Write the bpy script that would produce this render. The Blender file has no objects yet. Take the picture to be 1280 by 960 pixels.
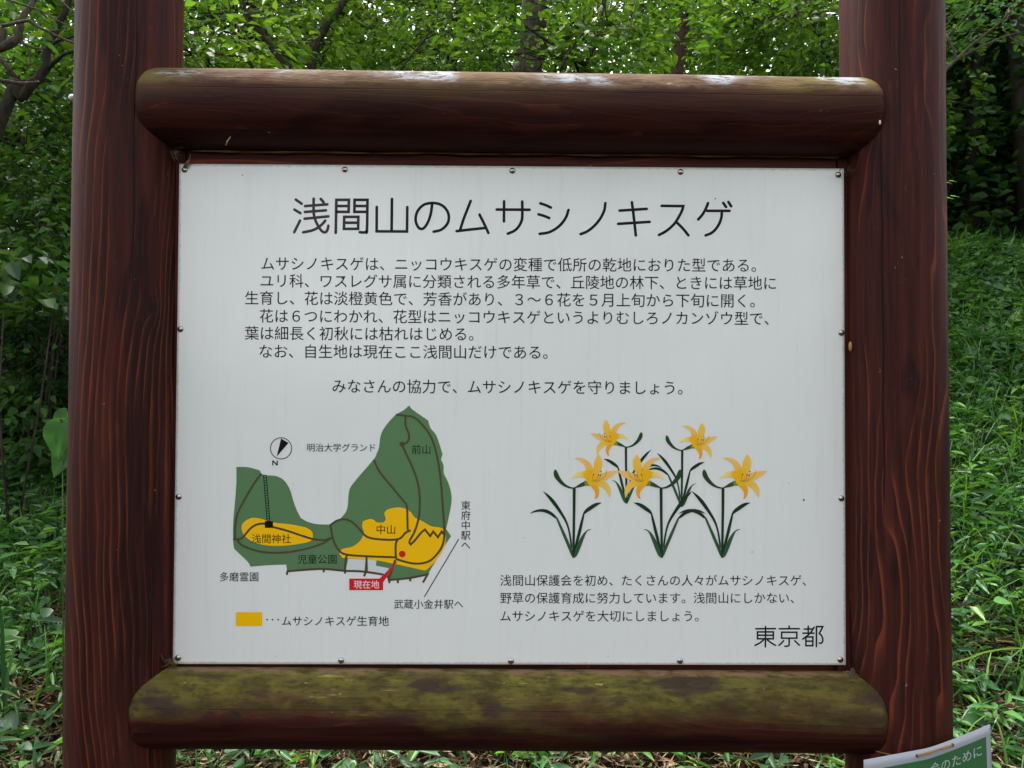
import bpy, math, random
import numpy as np
from mathutils import Vector, Matrix
from mathutils.geometry import tessellate_polygon
random.seed(7)
rng = np.random.default_rng(11)
sc = bpy.context.scene
COL = sc.collection

# ------------------------------------------------------------------ camera
PZ = 1.42                                   # height of the sign panel's centre
CAMP = Vector((-0.0129, -1.4313, PZ + 0.0244))
PIT, YAW, ROLL = 0.020266, 0.0091807, 0.0046072
FPX = 997.0
fw = Vector((math.sin(YAW)*math.cos(PIT), math.cos(YAW)*math.cos(PIT), math.sin(PIT)))
rt = fw.cross(Vector((0, 0, 1))).normalized(); up = rt.cross(fw)
R2 = rt*math.cos(ROLL) + up*math.sin(ROLL); U2 = -rt*math.sin(ROLL) + up*math.cos(ROLL)
cam = bpy.data.cameras.new('camera'); camo = bpy.data.objects.new('camera', cam); COL.objects.link(camo)
camo.matrix_world = Matrix(((R2.x, U2.x, -fw.x, CAMP.x), (R2.y, U2.y, -fw.y, CAMP.y), (R2.z, U2.z, -fw.z, CAMP.z), (0, 0, 0, 1)))
cam.sensor_fit = 'HORIZONTAL'; cam.sensor_width = 36; cam.lens = FPX/1280*36
cam.clip_start = 0.05; cam.clip_end = 1000
sc.camera = camo

def P(px, py, Y):
    """world point seen at photo pixel (px, py) on the plane y = Y"""
    d = fw + R2*((px-640)/FPX) - U2*((py-480)/FPX)
    return CAMP + d*((Y-CAMP.y)/d.y)

# ------------------------------------------------------------------ light
SUN_EL, SUN_AZ = math.radians(62), math.radians(322)   # azimuth clockwise from +Y: behind the sign, to its left
w = bpy.data.worlds.new('World'); sc.world = w; w.use_nodes = True
nt = w.node_tree; bg = nt.nodes['Background']
sky = nt.nodes.new('ShaderNodeTexSky'); sky.sky_type = 'NISHITA'; sky.sun_disc = False
sky.sun_elevation = SUN_EL; sky.sun_rotation = SUN_AZ; sky.air_density = 1.0; sky.dust_density = 3.0; sky.ozone_density = 1.0
hs = nt.nodes.new('ShaderNodeHueSaturation'); hs.inputs['Saturation'].default_value = 0.20
nt.links.new(sky.outputs[0], hs.inputs['Color'])
tcw = nt.nodes.new('ShaderNodeTexCoord'); cl = nt.nodes.new('ShaderNodeTexNoise'); cl.inputs['Scale'].default_value = 5.5; cl.inputs['Detail'].default_value = 5
cr = nt.nodes.new('ShaderNodeMapRange'); cr.inputs[1].default_value = .42; cr.inputs[2].default_value = .66; cr.inputs[3].default_value = .80; cr.inputs[4].default_value = 1.35
mxw = nt.nodes.new('ShaderNodeVectorMath'); mxw.operation = 'SCALE'
nt.links.new(tcw.outputs['Generated'], cl.inputs['Vector']); nt.links.new(cl.outputs['Fac'], cr.inputs[0])
nt.links.new(hs.outputs[0], mxw.inputs[0]); nt.links.new(cr.outputs[0], mxw.inputs['Scale']); nt.links.new(mxw.outputs[0], bg.inputs[0])
bg.inputs[1].default_value = 0.15
sun = bpy.data.lights.new('sun', 'SUN'); sun.energy = 2.3; sun.angle = math.radians(12); sun.color = (1.0, 0.955, 0.88)
suno = bpy.data.objects.new('sun', sun); COL.objects.link(suno)
sd = Vector((math.sin(SUN_AZ)*math.cos(SUN_EL), math.cos(SUN_AZ)*math.cos(SUN_EL), math.sin(SUN_EL)))
suno.rotation_euler = sd.to_track_quat('Z', 'Y').to_euler(); suno.location = (0, 0, 20)
sc.view_settings.view_transform = 'Standard'; sc.view_settings.look = 'None'
sc.view_settings.gamma = 1.0; sc.view_settings.exposure = 1.85; sc.view_settings.use_curve_mapping = False
sc.cycles.max_bounces = 6; sc.cycles.diffuse_bounces = 3; sc.cycles.glossy_bounces = 2
sc.cycles.transmission_bounces = 3; sc.cycles.transparent_max_bounces = 4
sc.cycles.use_denoising = True

# ------------------------------------------------------------------ helpers
def link(o, parent=None):
    COL.objects.link(o)
    if parent: o.parent = parent
    return o

def tag(o, label=None, cat=None, group=None, kind=None):
    if label: o['label'] = label
    if cat: o['category'] = cat
    if group: o['group'] = group
    if kind: o['kind'] = kind
    return o

def empty(name, loc, label, cat, group=None):
    o = bpy.data.objects.new(name, None); o.location = loc; o.empty_display_size = .1
    link(o); return tag(o, label, cat, group)

def mk(name, V, F, mat, parent=None, col=None, smooth=False, mats=None, midx=None):
    """mesh object from world-space verts and triangles (fast path for big meshes)"""
    V = np.asarray(V, dtype=np.float64).reshape(-1, 3)
    if parent is not None:
        mi = np.array(parent_inv(parent)); V = V@mi[:3, :3].T + mi[:3, 3]
    me = bpy.data.meshes.new(name)
    F = np.asarray(F, dtype=np.int32)
    k = F.shape[1]; n = len(F)
    me.vertices.add(len(V)); me.vertices.foreach_set('co', V.astype(np.float32).ravel())
    me.loops.add(n*k); me.loops.foreach_set('vertex_index', F.ravel())
    me.polygons.add(n); me.polygons.foreach_set('loop_start', np.arange(0, n*k, k, dtype=np.int32))
    if midx is not None: me.polygons.foreach_set('material_index', np.asarray(midx, dtype=np.int32))
    me.update(calc_edges=True); me.validate()
    if col is not None:
        a = me.color_attributes.new('col', 'FLOAT_COLOR', 'POINT')
        c = np.ones((len(V), 4), dtype=np.float32); c[:, :3] = col
        a.data.foreach_set('color', c.ravel())
    if smooth: me.polygons.foreach_set('use_smooth', np.ones(n, dtype=bool))
    for m in (mats or [mat]): me.materials.append(m)
    o = bpy.data.objects.new(name, me)
    return link(o, parent)

def parent_inv(p):
    M = p.matrix_basis.copy(); q = p.parent
    while q: M = q.matrix_basis @ M; q = q.parent
    return M.inverted()

class Geo:
    """collects tubes, ribbons and leaves"""
    def __init__(s): s.V = []; s.F = []; s.C = []; s.n = 0
    def add(s, V, F, c=None):
        V = np.asarray(V, float).reshape(-1, 3); F = np.asarray(F, int)
        s.V.append(V); s.F.append(F+s.n); s.n += len(V)
        if c is None: c = (1, 1, 1)
        c = np.asarray(c, float)
        s.C.append(np.broadcast_to(c, (len(V), 3)) if c.ndim == 1 else c)
    def build(s, name, mat, parent=None, smooth=False, kind=None):
        o = mk(name, np.concatenate(s.V), np.concatenate(s.F), mat, parent, np.concatenate(s.C), smooth)
        if kind: o['kind'] = kind
        return o

def quads2tris(Q):
    Q = np.asarray(Q, int); return np.concatenate([Q[:, [0, 1, 2]], Q[:, [0, 2, 3]]])

def tube(g, pts, radii, k=6, c=None, cap=True, rough=0.0):
    pts = [Vector(p) for p in pts]; n = len(pts)
    V = []; ref = Vector((0.13, 0.71, 0.31))
    for i, p in enumerate(pts):
        t = (pts[min(i+1, n-1)]-pts[max(i-1, 0)]).normalized()
        a = t.cross(ref)
        if a.length < .05: a = t.cross(Vector((1, 0, 0)))
        a.normalize(); b = t.cross(a)
        for j in range(k):
            th = 2*math.pi*j/k; r = radii[i]*(1+rough*(math.sin(3*th+i*.7)+.6*math.sin(5*th-i*.45))*.5)
            V.append(p+a*(math.cos(th)*r)+b*(math.sin(th)*r))
    F = []
    for i in range(n-1):
        for j in range(k):
            a0 = i*k+j; a1 = i*k+(j+1) % k
            F += [(a0, a1, a1+k), (a0, a1+k, a0+k)]
    if cap:
        V.append(pts[0]); V.append(pts[-1]); m = len(V)
        for j in range(k):
            F.append((m-2, (j+1) % k, j)); F.append((m-1, (n-1)*k+j, (n-1)*k+(j+1) % k))
    g.add([tuple(v) for v in V], F, c)

def catmull(pts, m=6, corner=50):
    """smooth a polyline but keep its sharp corners"""
    pts = [np.array(p, float) for p in pts]
    if len(pts) < 3: return pts
    out = []
    def ang(i):
        a = pts[i]-pts[i-1]; b = pts[i+1]-pts[i]
        return math.degrees(math.acos(max(-1, min(1, a.dot(b)/(np.linalg.norm(a)*np.linalg.norm(b)+1e-12)))))
    sharp = [True]+[ang(i) > corner for i in range(1, len(pts)-1)]+[True]
    for i in range(len(pts)-1):
        p1, p2 = pts[i], pts[i+1]
        p0 = 2*p1-p2 if sharp[i] else pts[i-1]; p3 = 2*p2-p1 if sharp[i+1] else pts[i+2]
        k = 1 if (sharp[i] and sharp[i+1]) else m
        for j in range(k):
            t = j/k
            out.append(.5*((2*p1)+(-p0+p2)*t+(2*p0-5*p1+4*p2-p3)*t*t+(-p0+3*p1-3*p2+p3)*t**3))
    out.append(pts[-1]); return out

def norm(a): return a/(np.linalg.norm(a, axis=-1, keepdims=True)+1e-9)

def leaf_batch(g, B, D, N, L, W, C, droop=0.15, fold=0.25, detail=0, shape=(.34, .5, .7, .36)):
    """B base, D direction, N normal, L length, W width, C colour: one folded leaf each"""
    n = len(B); D = norm(D); S = norm(np.cross(D, N)); N = norm(np.cross(S, D))
    L = L[:, None]; W = W[:, None]
    ta, wa, tb, wb = shape
    def pt(t, s, f=0): return B + D*(L*t) + S*(W*s) + N*(-L*droop*t*t + W*f)
    if detail == 0:
        vs = [pt(0, 0), pt(ta, -wa, fold), pt(tb, -wb, fold*.7), pt(1, 0), pt(tb, wb, fold*.7), pt(ta, wa, fold)]
        T = np.array([(0, 2, 1), (0, 3, 2), (0, 4, 3), (0, 5, 4)])
    else:
        vs = [pt(0, 0), pt(ta, -wa, fold), pt(ta, 0), pt(ta, wa, fold), pt(tb, -wb, fold*.7), pt(tb, 0), pt(tb, wb, fold*.7), pt(1, 0),
              pt(.13, -wa*.66, fold*.6), pt(.13, wa*.66, fold*.6)]
        T = np.array([(0, 2, 8), (8, 2, 1), (0, 9, 2), (9, 3, 2), (1, 2, 5), (1, 5, 4), (2, 3, 6), (2, 6, 5), (4, 5, 7), (5, 6, 7)])
    m = len(vs)
    V = np.stack(vs, 1).reshape(-1, 3)
    F = (T[None]+(np.arange(n)*m)[:, None, None]).reshape(-1, 3)
    g.add(V, F, np.repeat(C, m, 0))

def blade_batch(g, B, D, L, W, C, bend, seg=4):
    """grass blades: start along +z leaning to D, bend over by 'bend'"""
    n = len(B); H = D.copy(); H[:, 2] = 0; H = norm(H); S = np.stack([-H[:, 1], H[:, 0], np.zeros(n)], 1)
    vs = []; p = B.copy(); a = np.arctan2(D[:, 2], np.linalg.norm(D[:, :2], axis=1))
    for i in range(seg+1):
        t = i/seg; wv = W*(1-t**2.2)*(.55+.45*min(1, t*4)) + .0006
        vs += [p-S*wv[:, None]*.5, p+S*wv[:, None]*.5]
        d = H*np.cos(a)[:, None]+np.array([0, 0, 1])*np.sin(a)[:, None]
        p = p+d*(L/seg)[:, None]; a = a-bend/seg*(.5+t)
    m = len(vs); V = np.stack(vs, 1).reshape(-1, 3); T = []
    for i in range(seg): T += [(2*i, 2*i+1, 2*i+3), (2*i, 2*i+3, 2*i+2)]
    F = (np.array(T)[None]+(np.arange(n)*m)[:, None, None]).reshape(-1, 3)
    g.add(V, F, np.repeat(C, m, 0))

def pick(cols, n, var=.18):
    cols = np.array(cols); c = cols[rng.integers(0, len(cols), n)]
    return c*(1+rng.normal(0, var, (n, 1)))**1.0*(1+rng.normal(0, .06, (n, 3)))

def clampc(c): return np.clip(c, .004, .9)

# ------------------------------------------------------------------ materials
def newmat(name):
    m = bpy.data.materials.new(name); m.use_nodes = True
    return m, m.node_tree, m.node_tree.nodes['Principled BSDF']

class NB:
    def __init__(s, nt): s.nt = nt
    def n(s, t, **k):
        x = s.nt.nodes.new(t)
        for a, b in k.items(): setattr(x, a, b)
        return x
    def set(s, sock, v):
        if hasattr(v, 'is_output') or isinstance(v, bpy.types.NodeSocket): s.nt.links.new(v, sock)
        else: sock.default_value = v
    def math(s, op, a, b=0.0, c=None, clamp=False):
        x = s.n('ShaderNodeMath', operation=op, use_clamp=clamp); s.set(x.inputs[0], a); s.set(x.inputs[1], b)
        if c is not None: s.set(x.inputs[2], c)
        return x.outputs[0]
    def vmath(s, op, a, b=(0, 0, 0)):
        x = s.n('ShaderNodeVectorMath', operation=op); s.set(x.inputs[0], a)
        if op == 'SCALE': s.set(x.inputs['Scale'], b)
        else: s.set(x.inputs[1], b)
        return x.outputs['Value'] if op in ('LENGTH', 'DISTANCE') else x.outputs[0]
    def noise(s, vec, scale, detail=3, rough=.5, color=False, dist=0):
        x = s.n('ShaderNodeTexNoise'); s.set(x.inputs['Vector'], vec); x.inputs['Scale'].default_value = scale
        x.inputs['Detail'].default_value = detail; x.inputs['Roughness'].default_value = rough; x.inputs['Distortion'].default_value = dist
        return x.outputs['Color' if color else 'Fac']
    def ramp(s, f, stops, interp='LINEAR'):
        x = s.n('ShaderNodeValToRGB'); s.set(x.inputs[0], f); r = x.color_ramp; r.interpolation = interp
        while len(r.elements) < len(stops): r.elements.new(.5)
        for e, (p, c) in zip(r.elements, stops):
            e.position = p; e.color = (c, c, c, 1) if not hasattr(c, '__len__') else (*c, 1)
        return x.outputs[0]
    def mix(s, f, a, b, mode='MIX'):
        x = s.n('ShaderNodeMix', data_type='RGBA', blend_type=mode); s.set(x.inputs[0], f)
        s.set(x.inputs[6], a if not isinstance(a, tuple) else (*a, 1)); s.set(x.inputs[7], b if not isinstance(b, tuple) else (*b, 1))
        return x.outputs[2]
    def step(s, v, lo, hi):
        x = s.n('ShaderNodeMapRange', interpolation_type='SMOOTHSTEP'); s.set(x.inputs[0], v)
        s.set(x.inputs[1], lo); s.set(x.inputs[2], hi); return x.outputs[0]

def wood_mat(name, seed, freq=95., wander=.075, pith=(0, 0), knots=(), cracks=(), moss=None, R=.08, dark=.66, along=1.0, wig=.009, fig=1.0):
    """stained log, local z along the log; rings cut by the log's surface give the flame figure"""
    m, nt, bs = newmat(name); b = NB(nt)
    tc = b.n('ShaderNodeTexCoord').outputs['Object']
    off = b.vmath('ADD', tc, (seed*3.1, seed*1.7, seed*5.3))
    sl = b.vmath('MULTIPLY', off, (1.0, 1.0, .85*along))
    w1 = b.vmath('SUBTRACT', b.noise(sl, 1.3, 1.5, .45, True), (.5, .5, .5))
    w1 = b.vmath('ADD', b.vmath('MULTIPLY', w1, (wander*2, wander*2, 0)), (pith[0], pith[1], 0))
    sf = b.vmath('MULTIPLY', off, (14, 14, 3.2*along))
    w2 = b.vmath('MULTIPLY', b.vmath('SUBTRACT', b.noise(sf, 1.0, 2, .5, True), (.5, .5, .5)), (wig, wig, 0))
    q = b.vmath('ADD', b.vmath('MULTIPLY', tc, (1, 1, 0)), b.vmath('ADD', w1, w2))
    r = b.vmath('LENGTH', q)
    kd = 0.0
    for (kx, ky, kz, ks, ka) in knots:
        dv = b.vmath('MULTIPLY', b.vmath('SUBTRACT', tc, (kx, ky, kz)), (1, 1, .55))
        dd = b.math('DIVIDE', b.vmath('LENGTH', dv), ks)
        e = b.math('EXPONENT', b.math('MULTIPLY', b.math('POWER', dd, 1.4), -1.0))
        r = b.math('ADD', r, b.math('MULTIPLY', e, ka))
        core = b.math('SUBTRACT', 1.0, b.step(dd, .12, .45))
        kd = b.math('MAXIMUM', kd, core)
    fr = b.math('FRACT', b.math('MULTIPLY', r, freq))
    band = b.ramp(fr, [(0, .0), (.30, .0), (.62, .05), (.80, .30), (.90, 1.0), (.955, .9), (.985, .0)])
    # how strongly the stain let the figure through
    vis = b.step(b.noise(b.vmath('MULTIPLY', off, (12, 12, 1.6)), 1.0, 3, .6), .40, .64)
    fib = b.noise(b.vmath('MULTIPLY', off, (260, 260, 9)), 1.0, 3, .6)
    fib2 = b.noise(b.vmath('MULTIPLY', off, (60, 60, 2.2)), 1.0, 3, .6)
    base = b.mix(b.step(fib2, .3, .72), (.038*dark, .0090*dark, .0075*dark), (.098*dark, .0225*dark, .0165*dark))
    patch = b.step(b.noise(b.vmath('MULTIPLY', off, (9, 9, 1.9)), 1.3, 3, .5, dist=.4), .54, .60)
    base = b.mix(b.math('MULTIPLY', patch, .75), base, (.022*dark, .0068*dark, .0072*dark))
    warm = b.math('MULTIPLY', b.step(b.noise(b.vmath('MULTIPLY', off, (11, 11, 3.2)), 1.7, 3, .55, dist=.6), .60, .68), b.step(fr, .35, .9))
    base = b.mix(b.math('MULTIPLY', warm, .65), base, (.19*dark, .048*dark, .020*dark))
    line = b.mix(vis, (.085*dark, .018*dark, .012*dark), (.25*dark, .060*dark, .024*dark))
    streak = b.math('ADD', .45, b.math('MULTIPLY', b.step(b.noise(b.vmath('MULTIPLY', off, (150, 150, 5)), 1.0, 3, .6), .3, .7), .65))
    colr = b.mix(b.math('MULTIPLY', b.math('MULTIPLY', band, streak), b.math('MULTIPLY', b.math('ADD', b.math('MULTIPLY', vis, .85), .10), fig), clamp=True), base, line)
    colr = b.mix(b.math('MULTIPLY', b.step(fib, .35, .8), .28), colr, (.11*dark, .04*dark, .032*dark))
    colr = b.mix(b.math('MULTIPLY', kd, .75), colr, (.018, .008, .008)) if knots else colr
    hgt = b.math('ADD', b.math('MULTIPLY', band, .35), b.math('ADD', b.math('MULTIPLY', fib, .25), b.math('MULTIPLY', kd, -.8) if knots else 0.0))
    sep = b.n('ShaderNodeSeparateXYZ'); b.set(sep.inputs[0], tc); X, Y, Z = sep.outputs
    # drying cracks: narrow slits along the log, their shaded depth painted near-black
    for (cx, cy, z0, z1, wd) in cracks:
        a0 = math.atan2(cy, cx)
        th = b.math('SUBTRACT', b.math('ARCTAN2', Y, X), a0)
        wob = b.math('MULTIPLY', b.math('SUBTRACT', b.noise(b.vmath('MULTIPLY', off, (0, 0, 6)), 1.0, 4, .6), .5), .10)
        dd = b.math('ABSOLUTE', b.math('ADD', th, wob))
        ins = b.math('MULTIPLY', b.step(Z, z0, z0+.12), b.math('SUBTRACT', 1.0, b.step(Z, z1-.12, z1)))
        ck = b.math('MULTIPLY', b.math('SUBTRACT', 1.0, b.step(dd, wd*.35, wd)), ins)
        colr = b.mix(ck, colr, (.006, .004, .004)); hgt = b.math('ADD', hgt, b.math('MULTIPLY', ck, -2.0))
    rough = b.math('ADD', .46, b.math('MULTIPLY', fib2, .22))
    if moss:
        el = b.math('DIVIDE', Y, R)
        n1 = b.noise(b.vmath('MULTIPLY', off, (16, 16, 5)), 1.0, 5, .62)
        n2 = b.noise(b.vmath('MULTIPLY', off, (45, 45, 22)), 1.0, 4, .65)
        n3 = b.noise(b.vmath('MULTIPLY', off, (5, 5, 2.2)), 1.0, 2, .5)
        n4 = b.noise(b.vmath('MULTIPLY', off, (130, 130, 60)), 1.0, 3, .6)
        if moss == 'weathered':
            k = b.math('ADD', el, b.math('MULTIPLY', b.math('SUBTRACT', n1, .5), .30))
            mk_ = b.step(k, .20, .42)
            wc = b.mix(b.step(n2, .35, .7), (.060, .032, .020), (.150, .098, .062))
            wc = b.mix(b.step(fib, .4, .8), wc, (.16, .09, .06))
            ends = b.step(b.math('ABSOLUTE', b.math('ADD', Z, -.02)), .30, .55)
            gr = b.math('MULTIPLY', b.step(b.math('ADD', n3, b.math('MULTIPLY', n1, .4)), .66, .82), ends)
            wc = b.mix(b.math('MULTIPLY', gr, .85), wc, (.15, .13, .025))
            colr = b.mix(b.math('MULTIPLY', mk_, .93), colr, wc)
            soft = b.step(k, -.25, .35)
            colr = b.mix(b.math('MULTIPLY', b.math('MULTIPLY', soft, .35), b.step(n3, .35, .65)), colr, (.11, .075, .022))
            li = b.math('MULTIPLY', b.step(n1, .49, .60), b.math('MULTIPLY', b.step(k, .36, .6), b.step(n4, .36, .54)))
            li = b.math('MULTIPLY', li, b.step(b.noise(b.vmath('MULTIPLY', off, (0, 0, 7)), 1.0, 2, .5), .46, .56))
            colr = b.mix(b.math('MULTIPLY', li, .85), colr, (.33, .36, .40))
            sp = b.math('MULTIPLY', b.step(n2, .70, .76), b.step(k, .3, .6)); colr = b.mix(sp, colr, (.46, .32, .16))
        else:
            ng = b.noise(b.vmath('MULTIPLY', off, (70, 70, 9)), 1.0, 4, .65)
            k = b.math('ADD', el, b.math('MULTIPLY', b.math('SUBTRACT', n1, .5), 1.5))
            k = b.math('ADD', k, b.math('MULTIPLY', b.math('SUBTRACT', n3, .5), 1.9))
            mk_ = b.math('ADD', b.math('MULTIPLY', b.step(k, -.30, .30), .58), b.math('MULTIPLY', b.step(k, .05, .75), .38))
            mc = b.mix(b.step(n2, .32, .68), (.062, .054, .016), (.165, .150, .026))
            mc = b.mix(b.step(ng, .45, .72), mc, (.120, .098, .034))
            mc = b.mix(b.math('MULTIPLY', b.step(n3, .48, .62), .6), mc, (.075, .060, .032))
            mc = b.mix(b.math('MULTIPLY', b.step(n4, .52, .75), .65), mc, (.030, .021, .014))
            mc = b.mix(b.math('MULTIPLY', b.step(ng, .60, .70), b.step(n1, .50, .60)), mc, (.32, .30, .055))
            mc = b.mix(b.math('MULTIPLY', band, .22), mc, (.030, .022, .012))
            colr = b.mix(mk_, colr, mc)
            bare = b.math('MULTIPLY', b.step(b.noise(b.vmath('MULTIPLY', off, (24, 24, 9)), 1.0, 3, .5), .55, .67), b.step(el, -.2, .3))
            colr = b.mix(b.math('MULTIPLY', bare, .7), colr, (.034, .017, .021))
            sp = b.math('MULTIPLY', b.step(b.noise(b.vmath('MULTIPLY', off, (95, 95, 34)), 1.0, 4, .65), .66, .70), b.step(k, .2, .5))
            colr = b.mix(b.math('MULTIPLY', sp, .85), colr, (.34, .26, .12))
            pk = b.math('MULTIPLY', b.step(n1, .60, .68), b.step(el, .1, .5)); colr = b.mix(b.math('MULTIPLY', pk, .45), colr, (.13, .060, .050))
            edge = b.step(el, .93, .985); colr = b.mix(b.math('MULTIPLY', edge, b.step(n2, .4, .6)), colr, (.20, .12, .07))
        rough = b.math('ADD', rough, b.math('MULTIPLY', mk_, .35), clamp=True)
        hgt = b.math('ADD', hgt, b.math('MULTIPLY', b.math('MULTIPLY', b.math('ADD', n2, n4), mk_), 1.6))
    grm = b.noise(b.vmath('MULTIPLY', off, (30, 30, 12)), 1.0, 5, .7)
    colr = b.mix(b.math('MULTIPLY', b.step(grm, .52, .72), .45), colr, (.020, .011, .010))
    scf = b.step(b.noise(b.vmath('MULTIPLY', off, (190, 190, 30)), 1.0, 4, .7), .66, .74)
    colr = b.mix(b.math('MULTIPLY', scf, .30), colr, (.17, .085, .06))
    # small pale insect droppings and seed husks stuck on
    sp = b.step(b.noise(b.vmath('MULTIPLY', off, (60, 60, 42)), 1.0, 4, .72), .715, .735)
    colr = b.mix(b.math('MULTIPLY', sp, .75), colr, (.34, .22, .13))
    bump = b.n('ShaderNodeBump'); bump.inputs['Strength'].default_value = .45; bump.inputs['Distance'].default_value = .0016
    b.set(bump.inputs['Height'], hgt); nt.links.new(bump.outputs[0], bs.inputs['Normal'])
    nt.links.new(colr, bs.inputs['Base Color']); nt.links.new(rough, bs.inputs['Roughness'])
    bs.inputs['Specular IOR Level'].default_value = .10
    return m

def ink_mat(name, rough=.33):
    m, nt, bs = newmat(name); b = NB(nt)
    at = b.n('ShaderNodeVertexColor'); at.layer_name = 'col'
    tc = b.n('ShaderNodeTexCoord').outputs['Object']
    n = b.noise(tc, 22, 3, .6); f = b.math('MULTIPLY', b.step(n, .42, .75), .018)
    c = b.mix(f, at.outputs[0], (.45, .42, .42))
    nt.links.new(c, bs.inputs['Base Color']); bs.inputs['Roughness'].default_value = rough
    bs.inputs['Specular IOR Level'].default_value = .12
    return m

def leaf_mat(name, trans=.40, rough=.50, spec=.17):
    m, nt, bs = newmat(name); b = NB(nt)
    at = b.n('ShaderNodeVertexColor'); at.layer_name = 'col'
    tc = b.n('ShaderNodeTexCoord').outputs['Object']
    c = b.mix(b.math('MULTIPLY', b.noise(tc, 60, 2, .5), .5), at.outputs[0], b.mix(1.0, at.outputs[0], (.55, .6, .5), 'MULTIPLY'))
    nt.links.new(c, bs.inputs['Base Color']); bs.inputs['Roughness'].default_value = rough
    bs.inputs['Specular IOR Level'].default_value = spec
    tr = b.n('ShaderNodeBsdfTranslucent')
    tcol = b.mix(1.0, c, (1.45, 1.55, .55), 'MULTIPLY'); nt.links.new(tcol, tr.inputs[0])
    mx = b.n('ShaderNodeMixShader'); mx.inputs[0].default_value = trans
    nt.links.new(bs.outputs[0], mx.inputs[1]); nt.links.new(tr.outputs[0], mx.inputs[2])
    nt.links.new(mx.outputs[0], nt.nodes['Material Output'].inputs[0])
    return m

def bark_mat(name, c0, c1, scale=1.0):
    m, nt, bs = newmat(name); b = NB(nt)
    tc = b.n('ShaderNodeTexCoord').outputs['Object']
    n = b.noise(b.vmath('MULTIPLY', tc, (38*scale, 38*scale, 7*scale)), 1.0, 5, .65)
    n2 = b.noise(tc, 5, 3, .6)
    c = b.mix(b.step(n, .3, .7), c0, c1); c = b.mix(b.math('MULTIPLY', b.step(n2, .5, .7), .4), c, (.05, .075, .03))
    nt.links.new(c, bs.inputs['Base Color']); bs.inputs['Roughness'].default_value = .85; bs.inputs['Specular IOR Level'].default_value = .2
    bp = b.n('ShaderNodeBump'); bp.inputs['Strength'].default_value = .9; bp.inputs['Distance'].default_value = .02
    nt.links.new(n, bp.inputs['Height']); nt.links.new(bp.outputs[0], bs.inputs['Normal'])
    return m

def plain(name, col, rough=.6, metal=0.0, spec=.4, var=.15, scale=40):
    m, nt, bs = newmat(name); b = NB(nt)
    tc = b.n('ShaderNodeTexCoord').outputs['Object']; n = b.noise(tc, scale, 3, .6)
    c = b.mix(n, tuple(x*(1-var) for x in col), tuple(min(1, x*(1+var)) for x in col))
    nt.links.new(c, bs.inputs['Base Color']); bs.inputs['Roughness'].default_value = rough
    bs.inputs['Metallic'].default_value = metal; bs.inputs['Specular IOR Level'].default_value = spec
    return m

INK = ink_mat('printed_ink')
LEAF = leaf_mat('leaf'); GRASS = leaf_mat('grass_blade', .32, .40, .32); DRY = leaf_mat('dry_leaf', .15, .7, .2)
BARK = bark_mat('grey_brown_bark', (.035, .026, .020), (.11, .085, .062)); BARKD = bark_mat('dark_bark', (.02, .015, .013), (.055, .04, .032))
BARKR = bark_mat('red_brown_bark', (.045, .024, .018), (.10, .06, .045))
STEEL = plain('steel', (.42, .40, .38), .22, 1.0); STEELD = plain('recess_shade', (.10, .09, .085), .5, .8)  # second is a darkened copy, painting shade in slots and holes

def panel_mat():
    m, nt, bs = newmat('enamelled_panel'); b = NB(nt)
    tc = b.n('ShaderNodeTexCoord').outputs['Object']
    n1 = b.noise(b.vmath('MULTIPLY', tc, (95, 95, 4)), 1.0, 4, .65)
    n2 = b.noise(tc, 5, 3, .55); n3 = b.noise(b.vmath('MULTIPLY', tc, (150, 1, 150)), 1.0, 2, .6)
    c = b.mix(n2, (.735, .750, .738), (.790, .798, .782))
    c = b.mix(b.math('MULTIPLY', b.step(n1, .50, .85), .20), c, (.50, .49, .44))
    sp = b.step(n3, .78, .80); c = b.mix(b.math('MULTIPLY', sp, .35), c, (.30, .25, .19))
    sep = b.n('ShaderNodeSeparateXYZ'); b.set(sep.inputs[0], tc); X, Y, Z = sep.outputs
    # rim dirt
    ex = b.math('SUBTRACT', .600, b.math('ABSOLUTE', X)); ez = b.math('SUBTRACT', .4468, b.math('ABSOLUTE', Z))
    ed = b.math('MINIMUM', ex, ez)
    wv = b.math('MULTIPLY', b.noise(tc, 120, 4, .7), .006)
    dirt = b.math('SUBTRACT', 1.0, b.step(b.math('SUBTRACT', ed, wv), -.0015, .0025))
    c = b.mix(b.math('MULTIPLY', dirt, .55), c, (.22, .17, .09))
    nt.links.new(c, bs.inputs['Base Color'])
    rg = b.math('ADD', .055, b.math('MULTIPLY', n1, .12)); nt.links.new(rg, bs.inputs['Roughness'])
    bs.inputs['Specular IOR Level'].default_value = .5
    return m
PANEL = panel_mat(); PANEL_EDGE = plain('panel_edge', (.30, .24, .13), .7, var=.4, scale=120)

# ------------------------------------------------------------------ terrain
def terr(x, y):
    x = np.asarray(x, float); y = np.asarray(y, float)
    s = .43+.042*np.clip(x/1.5, -2.2, 2.2)
    t = np.maximum(0, y-.75); t = t*t/(t+.5)
    h = s*20*(1-np.exp(-t/20))
    far = np.maximum(0, np.hypot(x, y)-40); h = h+far*.02
    return h + .035*np.sin(x*1.7+.6)*np.sin(y*1.3+.4)*np.clip(y, 0, 2)/2 + .012*np.sin(x*7.1)*np.sin(y*6.3+1)
def tz(x, y): return float(terr(x, y))
def on_ground(px, py):
    """walk the view ray to the terrain"""
    d = (fw + R2*((px-640)/FPX) - U2*((py-480)/FPX))
    t = 1.5
    while t < 60:
        p = CAMP+d*t
        if p.z < tz(p.x, p.y): return p
        t += .02
    return CAMP+d*60
a = np.sinh(np.linspace(-4.2, 4.2, 221))*6.5/np.sinh(4.2)*30/6.5*1.2
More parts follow.
